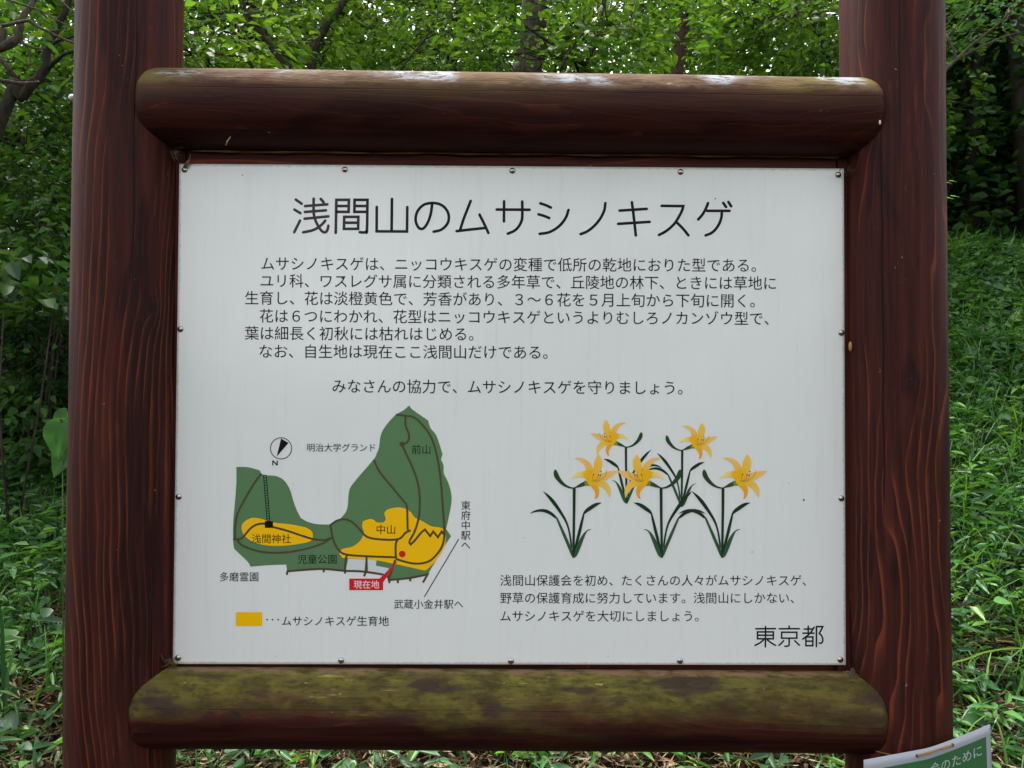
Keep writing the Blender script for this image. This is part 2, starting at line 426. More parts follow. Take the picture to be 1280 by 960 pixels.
gx = np.unique(np.concatenate([np.linspace(-7, 7, 141), a*8])); gy = np.unique(np.concatenate([np.linspace(-3, 13, 161), a*8+4]))
XX, YY = np.meshgrid(gx, gy); ZZ = terr(XX, YY)
nx = len(gx); ii = (np.arange(len(gy)-1)[:, None]*nx+np.arange(nx-1)[None]).ravel()
Q = np.stack([ii, ii+1, ii+1+nx, ii+nx], 1)
def soil_mat():
    m, nt, bs = newmat('forest_soil'); b = NB(nt)
    tc = b.n('ShaderNodeTexCoord').outputs['Object']
    n = b.noise(tc, 30, 6, .7); n2 = b.noise(tc, 6, 3, .5)
    c = b.ramp(n, [(.3, (.008, .005, .003)), (.5, (.022, .014, .008)), (.66, (.05, .032, .018)), (.8, (.10, .07, .04))])
    c = b.mix(b.math('MULTIPLY', b.step(n2, .45, .65), .4), c, (.02, .028, .012))
    nt.links.new(c, bs.inputs['Base Color']); bs.inputs['Roughness'].default_value = .9; bs.inputs['Specular IOR Level'].default_value = .08
    bp = b.n('ShaderNodeBump'); bp.inputs['Distance'].default_value = .03; nt.links.new(n, bp.inputs['Height']); nt.links.new(bp.outputs[0], bs.inputs['Normal'])
    return m
g = mk('ground', np.stack([XX, YY, ZZ], -1).reshape(-1, 3), quads2tris(Q), soil_mat(), smooth=True); g['kind'] = 'structure'

# ------------------------------------------------------------------ the sign
SIGN = empty('information_sign', (0, 0, 0), 'large timber-framed notice sign with white printed Japanese panel between two log posts', 'sign')
AX = .012     # depth of the log axes

def log_mesh(p0, p1, R, mat, name, upv, ext0=0, ext1=0, bumps=(), seed=0, taper=0.0, na=96, nz=170, blunt=False):
    p0, p1 = Vector(p0), Vector(p1); d = (p1-p0).normalized(); p0 = p0-d*ext0; p1 = p1+d*ext1
    c = (p0+p1)/2; Lh = (p1-p0).length/2
    zl = d; yl = (Vector(upv)-d*Vector(upv).dot(d)).normalized(); xl = yl.cross(zl)
    M = Matrix(((xl.x, yl.x, zl.x, c.x), (xl.y, yl.y, zl.y, c.y), (xl.z, yl.z, zl.z, c.z), (0, 0, 0, 1)))
    th = np.linspace(0, 2*np.pi, na, endpoint=False); zz = np.linspace(-Lh, Lh, nz)
    if blunt: zz = np.concatenate([-Lh+np.array([0, .001, .003, .006, .010, .014, .018]), np.linspace(-Lh+.024, Lh-.024, nz-14), Lh-np.array([.018, .014, .010, .006, .003, .001, 0])])
    T, Z = np.meshgrid(th, zz)
    r = R*(1+taper*Z/Lh)*(1+.006*np.sin(Z*3.1+seed)+.004*np.sin(Z*9+2*seed+T)+.004*np.sin(2*T+Z*2+seed)+.0035*np.sin(5*T+seed*2+Z*1.5)+.0015*np.sin(11*T+Z*17))
    if blunt:
        e_ = np.clip((Lh-np.abs(Z))/.020, 0, 1); r = r*(.80+.20*np.sqrt(np.maximum(0, 1-(1-e_)**2)))
    for (bt, bz, bs_, bh) in bumps:
        dt = (np.angle(np.exp(1j*(T-bt))))*R
        r = r+bh*np.exp(-(dt**2+((Z-bz)*.8)**2)/bs_**2)
    V = np.stack([r*np.cos(T), r*np.sin(T), Z], -1).reshape(-1, 3)
    i = np.arange(nz-1)[:, None]*na; j = np.arange(na)[None]; j2 = (j+1) % na
    Qd = np.stack([i+j, i+j2, i+na+j2, i+na+j], -1).reshape(-1, 4)
    F = quads2tris(Qd); n = len(V)
    V = np.vstack([V, [[0, 0, -Lh], [0, 0, Lh]]])
    jj = np.arange(na)
    F = np.vstack([F, np.stack([np.full(na, n), (jj+1) % na, jj], 1), np.stack([np.full(na, n+1), (nz-1)*na+jj, (nz-1)*na+(jj+1) % na], 1)])
    me = bpy.data.meshes.new(name); me.from_pydata(V.tolist(), [], F.tolist()); me.materials.append(mat)
    me.polygons.foreach_set('use_smooth', np.ones(len(me.polygons), bool)); me.update()
    o = bpy.data.objects.new(name, me); o.matrix_world = M; link(o, SIGN); return o, M

def mid(px0, px1, py, Y=AX):  # centre and half width of a vertical log seen between two pixels
    a = P(px0, py, Y)-CAMP; b_ = P(px1, py, Y)-CAMP
    ta = math.atan2(a.x, a.y); tb = math.atan2(b_.x, b_.y); tm = (ta+tb)/2; hf = (tb-ta)/2
    D = Y-CAMP.y; x = CAMP.x+D*math.tan(tm); R = D/math.cos(tm)*math.sin(hf)
    return Vector((x, Y, P(640, py, Y).z)), R
lt, rl0 = mid(92, 230, 20); lb, rl1 = mid(79, 219.5, 955)
rtp, rr0 = mid(1048.7, 1181.8, 20); rb, rr1 = mid(1055.5, 1191.6, 955)
print('post radii', rl0, rl1, rr0, rr1)
def extend(a, b_, z):    # point of line a-b at height z
    t = (z-a.z)/(b_.z-a.z); return a+(b_-a)*t
WL = wood_mat('post_wood_left', 1.0, freq=165, wander=.042, pith=(.050, .012), wig=.012, fig=1.7, dark=.62, knots=[(-.070, .053, .50, .018, .010)], cracks=[(-.52, .86, .50, 1.4, .016), (-.80, .55, -1.3, .1, .010)], R=.088)
WR = wood_mat('post_wood_right', 4.3, freq=145, wander=.050, pith=(.030, -.016), wig=.024, fig=1.8, dark=.62, knots=[(.012, .085, .39, .028, .012), (.068, .052, .82, .026, .012), (-.05, .07, -.55, .03, .012)], cracks=[(.60, .79, .10, .88, .018), (.30, .95, .72, 1.4, .014), (.5, .86, -1.3, -.2, .008)], R=.086)
WT = wood_mat('rail_wood_top', 7.7, freq=170, wander=.034, pith=(.02, .02), moss='weathered', R=.069, knots=[(-.069, .004, -.52, .016, .008), (-.06, .03, .1, .014, .006)], cracks=[(-.97, .22, -.6, .7, .018), (-.86, .5, -.3, .2, .012)], dark=.50, along=1.2, wig=.016, fig=.38)
WB = wood_mat('rail_wood_bottom', 2.6, freq=150, wander=.045, pith=(.01, -.02), moss='moss', R=.069, dark=.52, wig=.020, fig=.55,
              knots=[(-.068, .013, -.464, .024, .013), (-.049, .049, .207, .026, .014), (-.061, -.03, -.05, .022, .010), (-.03, .062, -.12, .016, .008)], cracks=[(-.62, .78, -.05, .7, .020), (-.95, .30, -.7, .22, .014), (-.8, .6, -.62, -.35, .012)])
postL, ML = log_mesh(extend(lt, lb, -.25), extend(lt, lb, 2.45), (rl0+rl1)/2, WL, 'post', (0, -1, 0), taper=0, seed=1)
postR, MR = log_mesh(extend(rtp, rb, -.25), extend(rtp, rb, 2.45), (rr0+rr1)/2, WR, 'post', (0, -1, 0), seed=4)
postL['label'] = 'left log post with straight reddish grain lines'; postR['label'] = 'right log post with flame grain and a dark bolt hole'

def rail_axis(px, y0, y1, AX):  # axis point + radius of a horizontal log between two picture rows
    a = P(px, y0, AX)-CAMP; b_ = P(px, y1, AX)-CAMP
    ea = math.atan2(a.z, a.y); eb = math.atan2(b_.z, b_.y); em = (ea+eb)/2; hf = abs(ea-eb)/2
    D = AX-CAMP.y; return Vector((P(px, (y0+y1)/2, AX).x, AX, CAMP.z+D*math.tan(em))), D/math.cos(em)*math.sin(hf)
t0, q0 = rail_axis(240, 85, 188.5, -.006); t1, q1 = rail_axis(1040, 96.5, 198.5, -.004)
b0, q2 = rail_axis(240, 832, 937, -.006); b1, q3 = rail_axis(1040, 838.5, 941, -.004)
print('rail radii', q0, q1, q2, q3)
def ends_at(a, b_, pl, pr, py, R):     # run a rail out to where its ends are cut
    xl = P(pl, py, a.y-R*.93).x; xr = P(pr, py, b_.y-R*.93).x; d = (b_-a)/(b_.x-a.x)
    return a+d*(xl-a.x), a+d*(xr-a.x)
t0, t1 = ends_at(t0, t1, 166, 1109, 130, q0); b0, b1 = ends_at(b0, b1, 157.5, 1113, 900, q2)
railT, MT = log_mesh(t0, t1, (q0+q1)/2, WT, 'rail', (0, 0, 1), seed=2, nz=160, blunt=True)
railB, MB = log_mesh(b0, b1, (q2+q3)/2, WB, 'rail', (0, 0, 1), seed=5, nz=160, blunt=True,
                     bumps=[(math.radians(160), -.475, .03, .006), (math.radians(155), .21, .03, .006), (math.radians(195), -.05, .03, .003)])
railT['label'] = 'upper log rail, weathered grey-brown on top with pale lichen'; railB['label'] = 'lower log rail covered in olive moss'

# backing boards: four planks of a frame behind the panel and the plywood that carries it
def box(name, x0, x1, y0, y1, z0, z1, mat, parent, bev=.0015):
    import bmesh
    bm = bmesh.new(); bmesh.ops.create_cube(bm, size=1)
    for v in bm.verts: v.co = Vector(((x1-x0)*v.co.x, (y1-y0)*v.co.y, (z1-z0)*v.co.z))
    if bev: bmesh.ops.bevel(bm, geom=bm.edges[:], offset=bev, segments=1, affect='EDGES')
    me = bpy.data.meshes.new(name); bm.to_mesh(me); bm.free(); me.materials.append(mat)
    o = bpy.data.objects.new(name, me); o.location = ((x0+x1)/2, (y0+y1)/2, (z0+z1)/2); return link(o, parent)
HW, HH = .600, .4468
WF = wood_mat('frame_wood_upright', 9.1, freq=60, wander=.05, dark=.8); WFh = wood_mat('frame_wood_level', 5.9, freq=60, wander=.05, dark=.9)
def plank_h(z0, z1, x0, x1):
    L = x1-x0; o = box('frame_strip', -(z1-z0)/2, (z1-z0)/2, -.012, .012, -L/2, L/2, WFh, SIGN)
    o.rotation_euler = (0, math.pi/2, 0); o.location = ((x0+x1)/2, .0158, (z0+z1)/2); return o
plank_h(PZ+HH-.02, PZ+HH+.0315, -HW+.012, HW-.012); bp_ = plank_h(PZ-HH-.03, PZ-HH+.016, -HW+.012, HW-.012); bp_.location.y = .032
box('frame_strip', -HW-.018, -HW+.010, .0038, .030, PZ-HH-.03, PZ+HH+.0305, WF, SIGN)
box('frame_strip', HW-.010, HW+.018, .0038, .030, PZ-HH-.03, PZ+HH+.0305, WF, SIGN)
bk = box('backing_board', -HW+.008, HW-.008, .0055, .018, PZ-HH+.003, PZ+HH-.018, WF, SIGN)
# pale strip painting the lit, dusty edge where frame meets upper rail
g = Geo(); xs = np.linspace(-HW+.02, HW-.012, 90)
pts = [(x, -.004, PZ+HH+.0215-.010*(x+HW)/1.2*.2+.0006*math.sin(x*31)) for x in xs]
tube(g, pts, [.0016+.0007*math.sin(x*57)+.0005*math.sin(x*133) for x in xs], 5, (.15, .10, .04)); o = g.build('lit_edge_line', ink_mat('dusty_lit_edge', .9), SIGN)

pan = box('panel', -HW, HW, 0, .003, PZ-HH, PZ+HH, PANEL, SIGN, .0005)
pan.data.materials.append(PANEL_EDGE)
for p in pan.data.polygons:
    if abs(p.normal.y) < .5: p.material_index = 1

# ------------------------------------------------------------------ printing on the panel
LAY = [0]
def layer(n=1):
    LAY[0] += n; return -.00012-.0000022*LAY[0]
def pp(px, py, y): v = P(px, py, 0); return (v.x, y, v.z)

def ribbon(pts, wpx, y, g, c, caps=True):
    """one stroke of constant width with round ends, no overlapping faces"""
    pts = [np.array(p, float) for p in pts]
    pts = [p for i, p in enumerate(pts) if i == 0 or np.linalg.norm(p-pts[i-1]) > 1e-4]
    closed = np.linalg.norm(pts[0]-pts[-1]) < 1e-3
    if closed: pts = pts[:-1]
    n = len(pts); h = wpx/2; L = []; R_ = []
    for i in range(n):
        if closed: a_ = pts[i]-pts[i-1]; b_ = pts[(i+1) % n]-pts[i]
        else: a_ = pts[i]-pts[max(i-1, 0)] if i else pts[1]-pts[0]; b_ = pts[min(i+1, n-1)]-pts[i] if i < n-1 else pts[-1]-pts[-2]
        a_ = a_/np.linalg.norm(a_); b_ = b_/np.linalg.norm(b_); t = a_+b_; t = t/max(np.linalg.norm(t), 1e-6)
        nn = np.array([-t[1], t[0]]); k = h/max(.35, nn.dot(np.array([-a_[1], a_[0]])))
        L.append(pts[i]+nn*k); R_.append(pts[i]-nn*k)
    V = L+R_; F = []
    for i in range(n if closed else n-1):
        j = (i+1) % n; F += [(i, j, n+j), (i, n+j, n+i)]
    if caps and not closed:
        for e, s in ((0, -1), (n-1, 1)):
            d = (pts[1]-pts[0] if e == 0 else pts[-1]-pts[-2]); d = d/np.linalg.norm(d)*s; q = np.array([-d[1], d[0]])
            a0 = V[e] if s > 0 else V[n+e]; m = 7; base = len(V); V.append(pts[e])
            idx = [e if s > 0 else n+e]
            for k in range(1, m):
                th = math.pi*k/m; V.append(pts[e]+q*h*math.cos(th)+d*h*math.sin(th)); idx.append(len(V)-1)
            idx.append(n+e if s > 0 else e)
            for k in range(m): F.append((base, idx[k+1], idx[k]))
    g.add([pp(v[0], v[1], y) for v in V], F, c)

def poly(pts, y, g, c):
    F = tessellate_polygon([[Vector((p[0], -p[1], 0)) for p in pts]])
    g.add([pp(p[0], p[1], y) for p in pts], [tuple(f) for f in F], c)

BLK = (.006, .005, .007)
def Z(org, s): return lambda pts: [(org[0]+x/s, org[1]+y/s) for x, y in pts]
def strokes(name, groups, wpx, col, label=None):
    g = Geo()
    for conv, lst in groups:
        for st in lst:
            c = col(conv(st)[0][0]) if callable(col) else col
            ribbon(catmull(conv(st)), wpx, layer(), g, c)
    o = g.build(name, INK, pan)
    if label: o['label'] = label
    return o
z1 = Z((360, 240), 10.667); z2 = Z((460, 240), 10.667); z3 = Z((560, 240), 10.667); z4 = Z((660, 240), 10.667)
z5 = Z((760, 240), 12.8); z6 = Z((820, 240), 12.8); z7 = Z((935, 775), 12.8)
title = [
 (z1, [[(105,102),(182,157)], [(86,235),(165,282)], [(160,382),(83,537)], [(228,188),(525,165)], [(225,267),(505,245)], [(222,357),(538,325)],
       [(342,90),(342,250),(350,320),(375,400),(410,465),(445,515),(480,537),(510,530),(530,495),(538,450)], [(436,92),(475,137)],
       [(497,382),(460,425),(400,475),(320,513),(203,538)]]),
 (z1, [[(637,545),(645,105),(812,105),(808,265),(655,265)], [(655,187),(800,187)], [(1040,265),(885,265),(888,105),(1060,105),(1053,500),(1040,530),(1010,540),(957,536)],
       [(890,187),(1045,187)], [(750,332),(938,332),(935,492),(746,492),(750,332)], [(755,410),(935,410)]]),
 (z2, [[(117,200),(115,525),(520,527),(524,202)], [(320,95),(315,520)],
       [(855,165),(843,260),(820,350),(785,430),(745,480),(712,493),(675,475),(645,420),(635,355),(650,280),(690,215),(750,168),(820,150),(890,148),(960,165),(1020,205),(1065,270),(1078,340),(1065,410),(1020,470),(960,510),(875,530)]]),
 (z3, [[(302,120),(255,240),(205,370),(162,505)], [(115,522),(300,500),(500,480)], [(420,302),(480,420),(538,545)],
       [(650,234),(1088,237)], [(748,125),(746,392)], [(990,128),(990,330),(975,400),(935,470),(880,520),(797,556)]]),
 (z4, [[(165,152),(235,175),(305,208)], [(140,298),(215,320),(282,347)], [(540,240),(510,330),(450,420),(370,490),(270,540),(157,558)],
       [(1032,150),(1015,250),(960,360),(880,455),(790,525),(702,562)]]),
 (z5, [[(185,298),(620,270)], [(162,510),(665,478)], [(382,165),(415,420),(445,695)]]),
 (z6, [[(90,222),(435,226),(415,300),(370,390),(300,500),(215,585),(130,645),(48,687)], [(335,490),(430,585),(518,693)],
       [(832,180),(795,270),(740,365),(675,440)], [(815,302),(1175,302)], [(1053,320),(1045,410),(1010,510),(950,600),(880,660),(793,695)], [(1075,175),(1120,240)], [(1158,160),(1202,228)]])]
def fade(x):      # the old ink has faded to brown at the left
    t = min(1, max(0, (x-400)/90)); return tuple(a*(1-t)+b_*t for a, b_ in zip((.050, .036, .040), BLK))
strokes('title_lettering', title, 3.5, fade, 'big black title line in rounded characters, faded at its left end')
tokyo = [(z7, [[(125,140),(438,138)], [(152,190),(405,190),(405,300),(152,300),(152,190)], [(152,243),(405,243)], [(281,105),(277,430)], [(250,315),(190,365),(112,405)], [(310,318),(370,365),(438,403)],
  [(500,140),(820,138)], [(658,98),(658,138)], [(538,195),(780,195),(780,290),(538,290),(538,195)], [(658,300),(656,395),(640,415),(590,420)], [(568,332),(535,370),(495,405)], [(748,332),(820,402)],
  [(900,145),(1035,143)], [(963,100),(963,205)], [(878,210),(1055,210)], [(1055,115),(1010,190),(950,250),(875,305)], [(925,270),(1038,270),(1036,410),(925,410),(925,270)], [(925,338),(1036,338)],
  [(1093,425),(1095,105),(1195,105),(1170,160),(1140,212),(1175,250),(1195,300),(1190,350),(1165,372),(1140,368)]])]
strokes('lettering', tokyo, 2.05, BLK, 'three large characters in the lower right corner')

def text(body, x0, y0, x1, y1, name='lettering', col=BLK, off=.002, parent=None, vertical=False, label=None, Yd=None, toP=None, hpx=None):
    """body set in the fallback sans face; its ink runs from (x0, y0) to (x1, y1), both on its centre line"""
    cu = bpy.data.curves.new('text', 'FONT'); cu.body = '\n'.join(body) if vertical else body
    cu.offset = off; cu.resolution_u = 3; cu.space_line = 1.0
    to = bpy.data.objects.new('text', cu); COL.objects.link(to)
    dg = bpy.context.evaluated_depsgraph_get(); me = bpy.data.meshes.new_from_object(to.evaluated_get(dg))
    V = np.array([v.co[:] for v in me.vertices]); F = []
    me.calc_loop_triangles(); F = [tuple(t.vertices) for t in me.loop_triangles]
    bpy.data.objects.remove(to); bpy.data.curves.remove(cu); bpy.data.meshes.remove(me)
    lo = V.min(0); hi = V.max(0)
    y = layer() if Yd is None else Yd
    f = toP or (lambda a, b_: pp(a, b_, y))
    out = []
    if vertical:
        s = (y1-y0)/(hi[1]-lo[1]); cx = (lo[0]+hi[0])/2
        for v in V: out.append(f(x0+(v[0]-cx)*s, y0+(hi[1]-v[1])*s))
    else:
        s = (x1-x0)/(hi[0]-lo[0]); cy = (lo[1]+hi[1])/2; sy = s if hpx is None else hpx/(hi[1]-lo[1])
        for v in V:
            X_ = x0+(v[0]-lo[0])*s; t = (X_-x0)/(x1-x0); out.append(f(X_, y0+(y1-y0)*t-(v[1]-cy)*sy))
    o = mk(name, out, np.array(F), INK, parent or pan, col=np.array(col))
    if label: o['label'] = label
    return o
for b_, x0, y0, x1, y1 in [
    ("ムサシノキスゲは、ニッコウキスゲの変種で低所の乾地におりた型である。", 326.6, 329.3, 945, 331.6),
    ("ユリ科、ワスレグサ属に分類される多年草で、丘陵地の林下、ときには草地に", 325.8, 350.8, 969.8, 354),
    ("生育し、花は淡橙黄色で、芳香があり、３～６花を５月上旬から下旬に開く。", 306.4, 372.2, 943.5, 376),
    ("花は６つにわかれ、花型はニッコウキスゲというよりむしろノカンゾウ型で、", 324.7, 394.6, 961, 398),
    ("葉は細長く初秋には枯れはじめる。", 306, 416.3, 591.8, 417.6),
    ("なお、自生地は現在ここ浅間山だけである。", 324.4, 439.0, 684.6, 440.4),
    ("みなさんの協力で、ムサシノキスゲを守りましょう。", 415.7, 482.5, 853.2, 484.8),
    ("浅間山保護会を初め、たくさんの人々がムサシノキスゲ、", 625.3, 725.4, 1007.5, 725.4),
    ("野草の保護育成に努力しています。浅間山にしかない、", 625.3, 747.4, 992.5, 747.4),
    ("ムサシノキスゲを大切にしましょう。", 625.3, 770, 873.3, 770)]:
    text(b_, x0, y0, x1, y1)

zm = Z((260, 490), 3.097)
GRN = (.100, .205, .090); YEL = (.90, .50, .004); BRN = (.080, .062, .032); RED = (.62, .014, .020)
g = Geo(); y_ = layer()
poly(zm([tuple(p) for p in catmull([(110,290),(155,291),(200,303),(207,316),(222,322),(262,325),(290,338),(308,360),(320,385),(330,420),(345,460),(360,488),(385,502),(420,511),(460,513),(472,512),(500,500),(530,470),(541,440),(546,385),(565,350),(640,262),(652,240),(662,215),(668,170),(685,135),(724,90),(755,72),(779,52),(792,68),(852,110),(862,140),(885,170),(908,240),(902,262),(912,285),(913,315),(930,350),(942,395),(942,430),(935,470),(922,530),(941,558),(921,588),(890,640),(850,706),(780,722),(700,727),(685,712),(600,697),(450,687),(307,697),(303,668),(240,670),(165,676),(152,655),(110,615),(100,600),(97,560),(98,500),(105,420),(110,350)], 3, 30)]), y_, g, GRN)
g.build('map_park', INK, pan)
g = Geo(); y_ = layer()
poly(zm([(543,645),(610,648),(606,693),(534,688)]), y_, g, (.62, .65, .655)); g.build('map_plot', INK, pan); g = Geo(); poly(zm([(618,648),(652,652),(650,672),(700,682),(693,707),(620,695)]), y_, g, (.62, .65, .655))
g.build('map_plot', INK, pan)
g = Geo(); y_ = layer()
poly(zm([tuple(p) for p in catmull([(150,495),(175,487),(210,492),(250,505),(300,510),(340,516),(380,525),(402,540),(406,560),(395,578),(350,588),(290,595),(230,594),(180,582),(145,560),(131,535),(133,512),(150,495)], 4)][:-1]), y_, g, YEL)
g.build('map_habitat', INK, pan); g = Geo()
poly(zm([tuple(p) for p in catmull([(600,500),(625,492),(640,494),(655,505),(680,505),(688,492),(682,470),(695,455),(730,447),(760,450),(785,465),(800,485),(830,500),(865,520),(900,525),(915,540),(920,580),(905,620),(880,655),(850,685),(835,690),(790,680),(720,665),(640,650),(520,642),(508,625),(520,608),(560,598),(590,575),(603,545),(597,520),(600,500)], 4)][:-1]), y_, g, YEL)
g.build('map_habitat', INK, pan); g = Geo()
poly(zm([(108,852),(210,852),(210,906),(108,906)]), y_, g, YEL)
g.build('legend_swatch', INK, pan)
g = Geo()
for st in [[(207,316),(175,360),(140,420),(115,470),(106,520),(105,570)],
  [(97,570),(120,570),(135,562),(165,528),(190,513),(220,510),(250,522),(300,535),(360,555),(410,570),(450,573),(475,565)],
  [(112,572),(135,595),(190,615),(240,622),(310,620),(380,607),(440,588),(470,570),(482,562)],
  [(482,562),(474,515),(500,498),(530,493),(560,505),(590,535),(615,560),(660,570),(735,570),(765,545),(785,535)],
  [(482,562),(490,585),(505,610),(530,628),(600,635),(725,640)],
  [(642,262),(665,310),(710,365),(755,420),(770,445),(773,535)],
  [(727,88),(762,92),(800,100),(845,145),(870,190),(887,250),(900,330),(908,430),(915,545),(905,600),(870,645),(835,662),(790,663),(740,650),(728,640),(727,590),(735,570)],
  [(765,95),(765,130),(778,165),(775,190),(752,205),(765,235),(795,300),(815,365),(820,430),(815,490),(800,540),(780,578),(785,590),(800,575),(825,545),(840,532),(860,558),(872,540),(890,562),(905,540),(912,550)],
  [(305,708),(308,694),(380,688),(450,685),(530,692),(600,695),(690,710),(700,728),(780,720),(850,706),(832,738)],
  [(448,685),(448,698)], [(538,632),(533,650),(530,703)], [(614,640),(612,690),(604,713)], [(725,650),(705,710),(701,725),(703,740)], [(735,725),(735,740)], [(783,718),(783,733)]]:
    ribbon(catmull(zm(st), 5, 55), 2.7, layer(), g, BRN, caps=False)
poly([(502.8+3.6*math.cos(t), 555.4+3.2*math.sin(t)) for t in np.linspace(0, 2*math.pi, 14, endpoint=False)], layer(), g, BRN)
g.build('map_path', INK, pan)
g = Geo()
for dx in (0, 11): ribbon(zm([(215+dx,322),(229+dx,502)]), 1.0, layer(), g, BLK, False)
for k in range(19):
    t = k/18; ribbon(zm([(215+14*t,322+178*t),(226+14*t,322+178*t)]), .9, layer(), g, BLK, False)
poly(zm([(220,500),(252,500),(252,526),(220,526)]), layer(), g, BLK)
g.build('map_railway', INK, pan)
g = Geo()
ribbon(zm([(283+41*math.cos(t), 218+41*math.sin(t)) for t in np.linspace(0, 2*math.pi, 49)]), 1.0, layer(), g, BLK)
poly(zm([(283,180),(312,197),(266,250)]), layer(), g, BLK)
for st in ([(251,284),(251,265)], [(251,265),(268,284)], [(268,284),(268,265)]): ribbon(zm(st), 1.5, layer(), g, BLK, False)
g.build('compass_rose', INK, pan)
g = Geo(); y_ = layer()
poly(zm([(547,722),(678,722),(678,767),(547,767)]), y_, g, RED); poly(zm([(664,722.5),(737,650),(678,737)]), layer(), g, RED)
poly(zm([(752+13*math.cos(t), 627+13*math.sin(t)) for t in np.linspace(0, 2*math.pi, 22, endpoint=False)]), layer(), g, RED)
g.build('map_marker', INK, pan)
g = Geo(); ribbon(zm([(838,792),(970,570)]), 1.1, layer(), g, BLK)
for x in (229, 250, 272): poly(zm([(x+3.2*math.cos(t), 881+3.2*math.sin(t)) for t in np.linspace(0, 2*math.pi, 10, endpoint=False)]), layer(), g, BLK)
g.build('map_line', INK, pan)
def ztext(body, x0, x1, yc, **k):
    (a, b_), (c, d) = zm([(x0, yc), (x1, yc)]); return text(body, a, b_, c, d, **k)
ztext("明治大学グランド", 384, 648, 215); ztext("前山", 789, 861, 222); ztext("中山", 653, 725, 532); ztext("浅間神社", 170, 321, 568)
ztext("児童公園", 347, 498, 647); ztext("多磨霊園", 46, 195, 715); ztext("武蔵小金井駅へ", 720, 988, 821); ztext("ムサシノキスゲ生育地", 286, 700, 886)
ztext("現在地", 564, 663, 745, col=(.75, .75, .75), off=.004)
(a_, b_), (c_, d_) = zm([(998, 421), (998, 606)]); text("東府中駅へ", a_, b_, c_, d_, vertical=True)

# printed day lilies
def lily(base, s, mir, shift=0):
    bx, by = base; m = -1 if mir else 1
    cv = lambda pts: [(bx+m*(x-362)/6.4*s, by+(y-880)/6.4*s) for x, y in pts]
    g8 = lambda pts: cv([(320+x*.5333, y*.5333) for x, y in pts])
    sm = lambda pts: [tuple(p) for p in catmull(list(pts)+[pts[0]], 3, 65)][:-1]
    g = Geo(); DG = (.012, .038, .018); MG = (.035, .095, .045)
    poly(sm(cv([(12,528),(45,505),(95,490),(150,494),(200,522),(238,562),(215,563),(170,532),(110,512),(60,515)])), layer(), g, DG)
    poly(cv([(222,560),(238,560),(300,690),(368,850),(362,880),(345,860),(280,705)]), layer(), g, MG)
    poly(sm(cv([(118,345),(165,375),(215,425),(265,500),(310,580),(335,660),(352,760),(352,810),(340,780),(325,680),(300,600),(250,520),(190,440)])), layer(), g, DG)
    poly(sm(cv([(592,438),(545,440),(495,465),(450,505),(430,560),(405,650),(375,780),(370,850),(400,760),(425,670),(448,560),(455,530),(500,500),(550,465)])), layer(), g, DG)
    poly(cv([(370,318),(382,318),(380,500),(376,700),(372,880),(354,880),(356,700),(358,500),(358,318)]), layer(), g, DG)
    poly(sm(cv([(512,652),(480,654),(440,690),(400,760),(370,850),(362,882),(390,865),(420,800),(450,720),(475,668)])), layer(), g, MG)
    poly(sm(cv([(215,172),(232,185),(258,240),(300,290),(350,315),(395,314),(360,328),(310,318),(260,290),(215,240),(205,200)])), layer(), g, (.022, .065, .025))
    poly(cv([(360,322),(385,308),(420,284),(465,262),(470,300),(420,315),(385,322)]), layer(), g, (.03, .075, .02))
    poly(cv([(450,262),(490,268),(495,303),(455,303)]), layer(), g, (.20, .24, .03))
    ctr = np.array(cv([(505, 245)])[0])
    def petal(pts, tip):
        p = sm(pts); y = layer(); n = len(p)
        d = np.array([np.linalg.norm(np.array(q)-ctr) for q in p]); d = np.clip((d-3*s)/(d.max()-3*s+1e-6), 0, 1)[:, None]
        c = np.array((.84, .44, .010))*(1-d)+np.array(tip)*d
        g.add([pp(q[0], q[1], y) for q in p], [tuple(f) for f in tessellate_polygon([[Vector((q[0], -q[1], 0)) for q in p]])], c)
    petal(g8([(35,485),(80,410),(150,365),(230,348),(290,350),(300,440),(270,460),(200,440),(130,440),(80,455)]), (.850, .780, .320))
    petal(g8([(80,160),(150,145),(220,155),(290,190),(345,245),(375,310),(370,360),(300,370),(275,345),(250,270),(205,215),(140,175)]), (.860, .540, .200))
    petal(cv([(722,185),(690,183),(640,190),(590,205),(560,240),(535,280),(570,270),(620,260),(680,222)]), (.880, .550, .200))
    petal(g8([(330,560),(380,540),(430,560),(462,610),(465,680),(440,745),(395,770),(412,720),(405,660),(370,610)]), (.820, .340, .012))
    petal(cv([(520,270),(580,260),(620,272),(650,305),(662,350),(655,405),(640,375),(610,332),(570,307),(525,295)]), (.840, .600, .140))
    petal(g8([(230,350),(300,343),(380,350),(440,430),(490,500),(400,545),(350,585),(300,540),(270,470),(235,430)]), (.840, .460, .010))
    petal(g8([(458,95),(490,135),(515,200),(510,280),(480,360),(440,430),(385,480),(375,400),(385,280),(400,200),(430,135)]), (.880, .560, .090))
    for f in ([(350,495),(430,508),(520,460),(570,400),(585,340)], [(370,490),(372,440),(384,410)], [(380,495),(430,470),(455,420)], [(400,500),(470,470),(500,380)]):
        ribbon(catmull(g8(f)), .55*s, layer(), g, (.26, .20, .06))
    for (x, y) in ((385,402),(455,408),(482,410),(497,355)):
        c = g8([(x, y)])[0]; poly([(c[0]+.75*s*math.cos(t), c[1]+1.1*s*math.sin(t)) for t in np.linspace(0, 2*math.pi, 9, endpoint=False)], layer(), g, (.16, .015, .01))
    return g.build('printed_lily', INK, pan)
lily((783.4, 629.5), .81, True); lily((851.7, 633.5), .81, False)
lily((716.5, 697.2), 1, False); lily((902.4, 697.2), 1, False); lily((827.5, 697.2), 1, True)

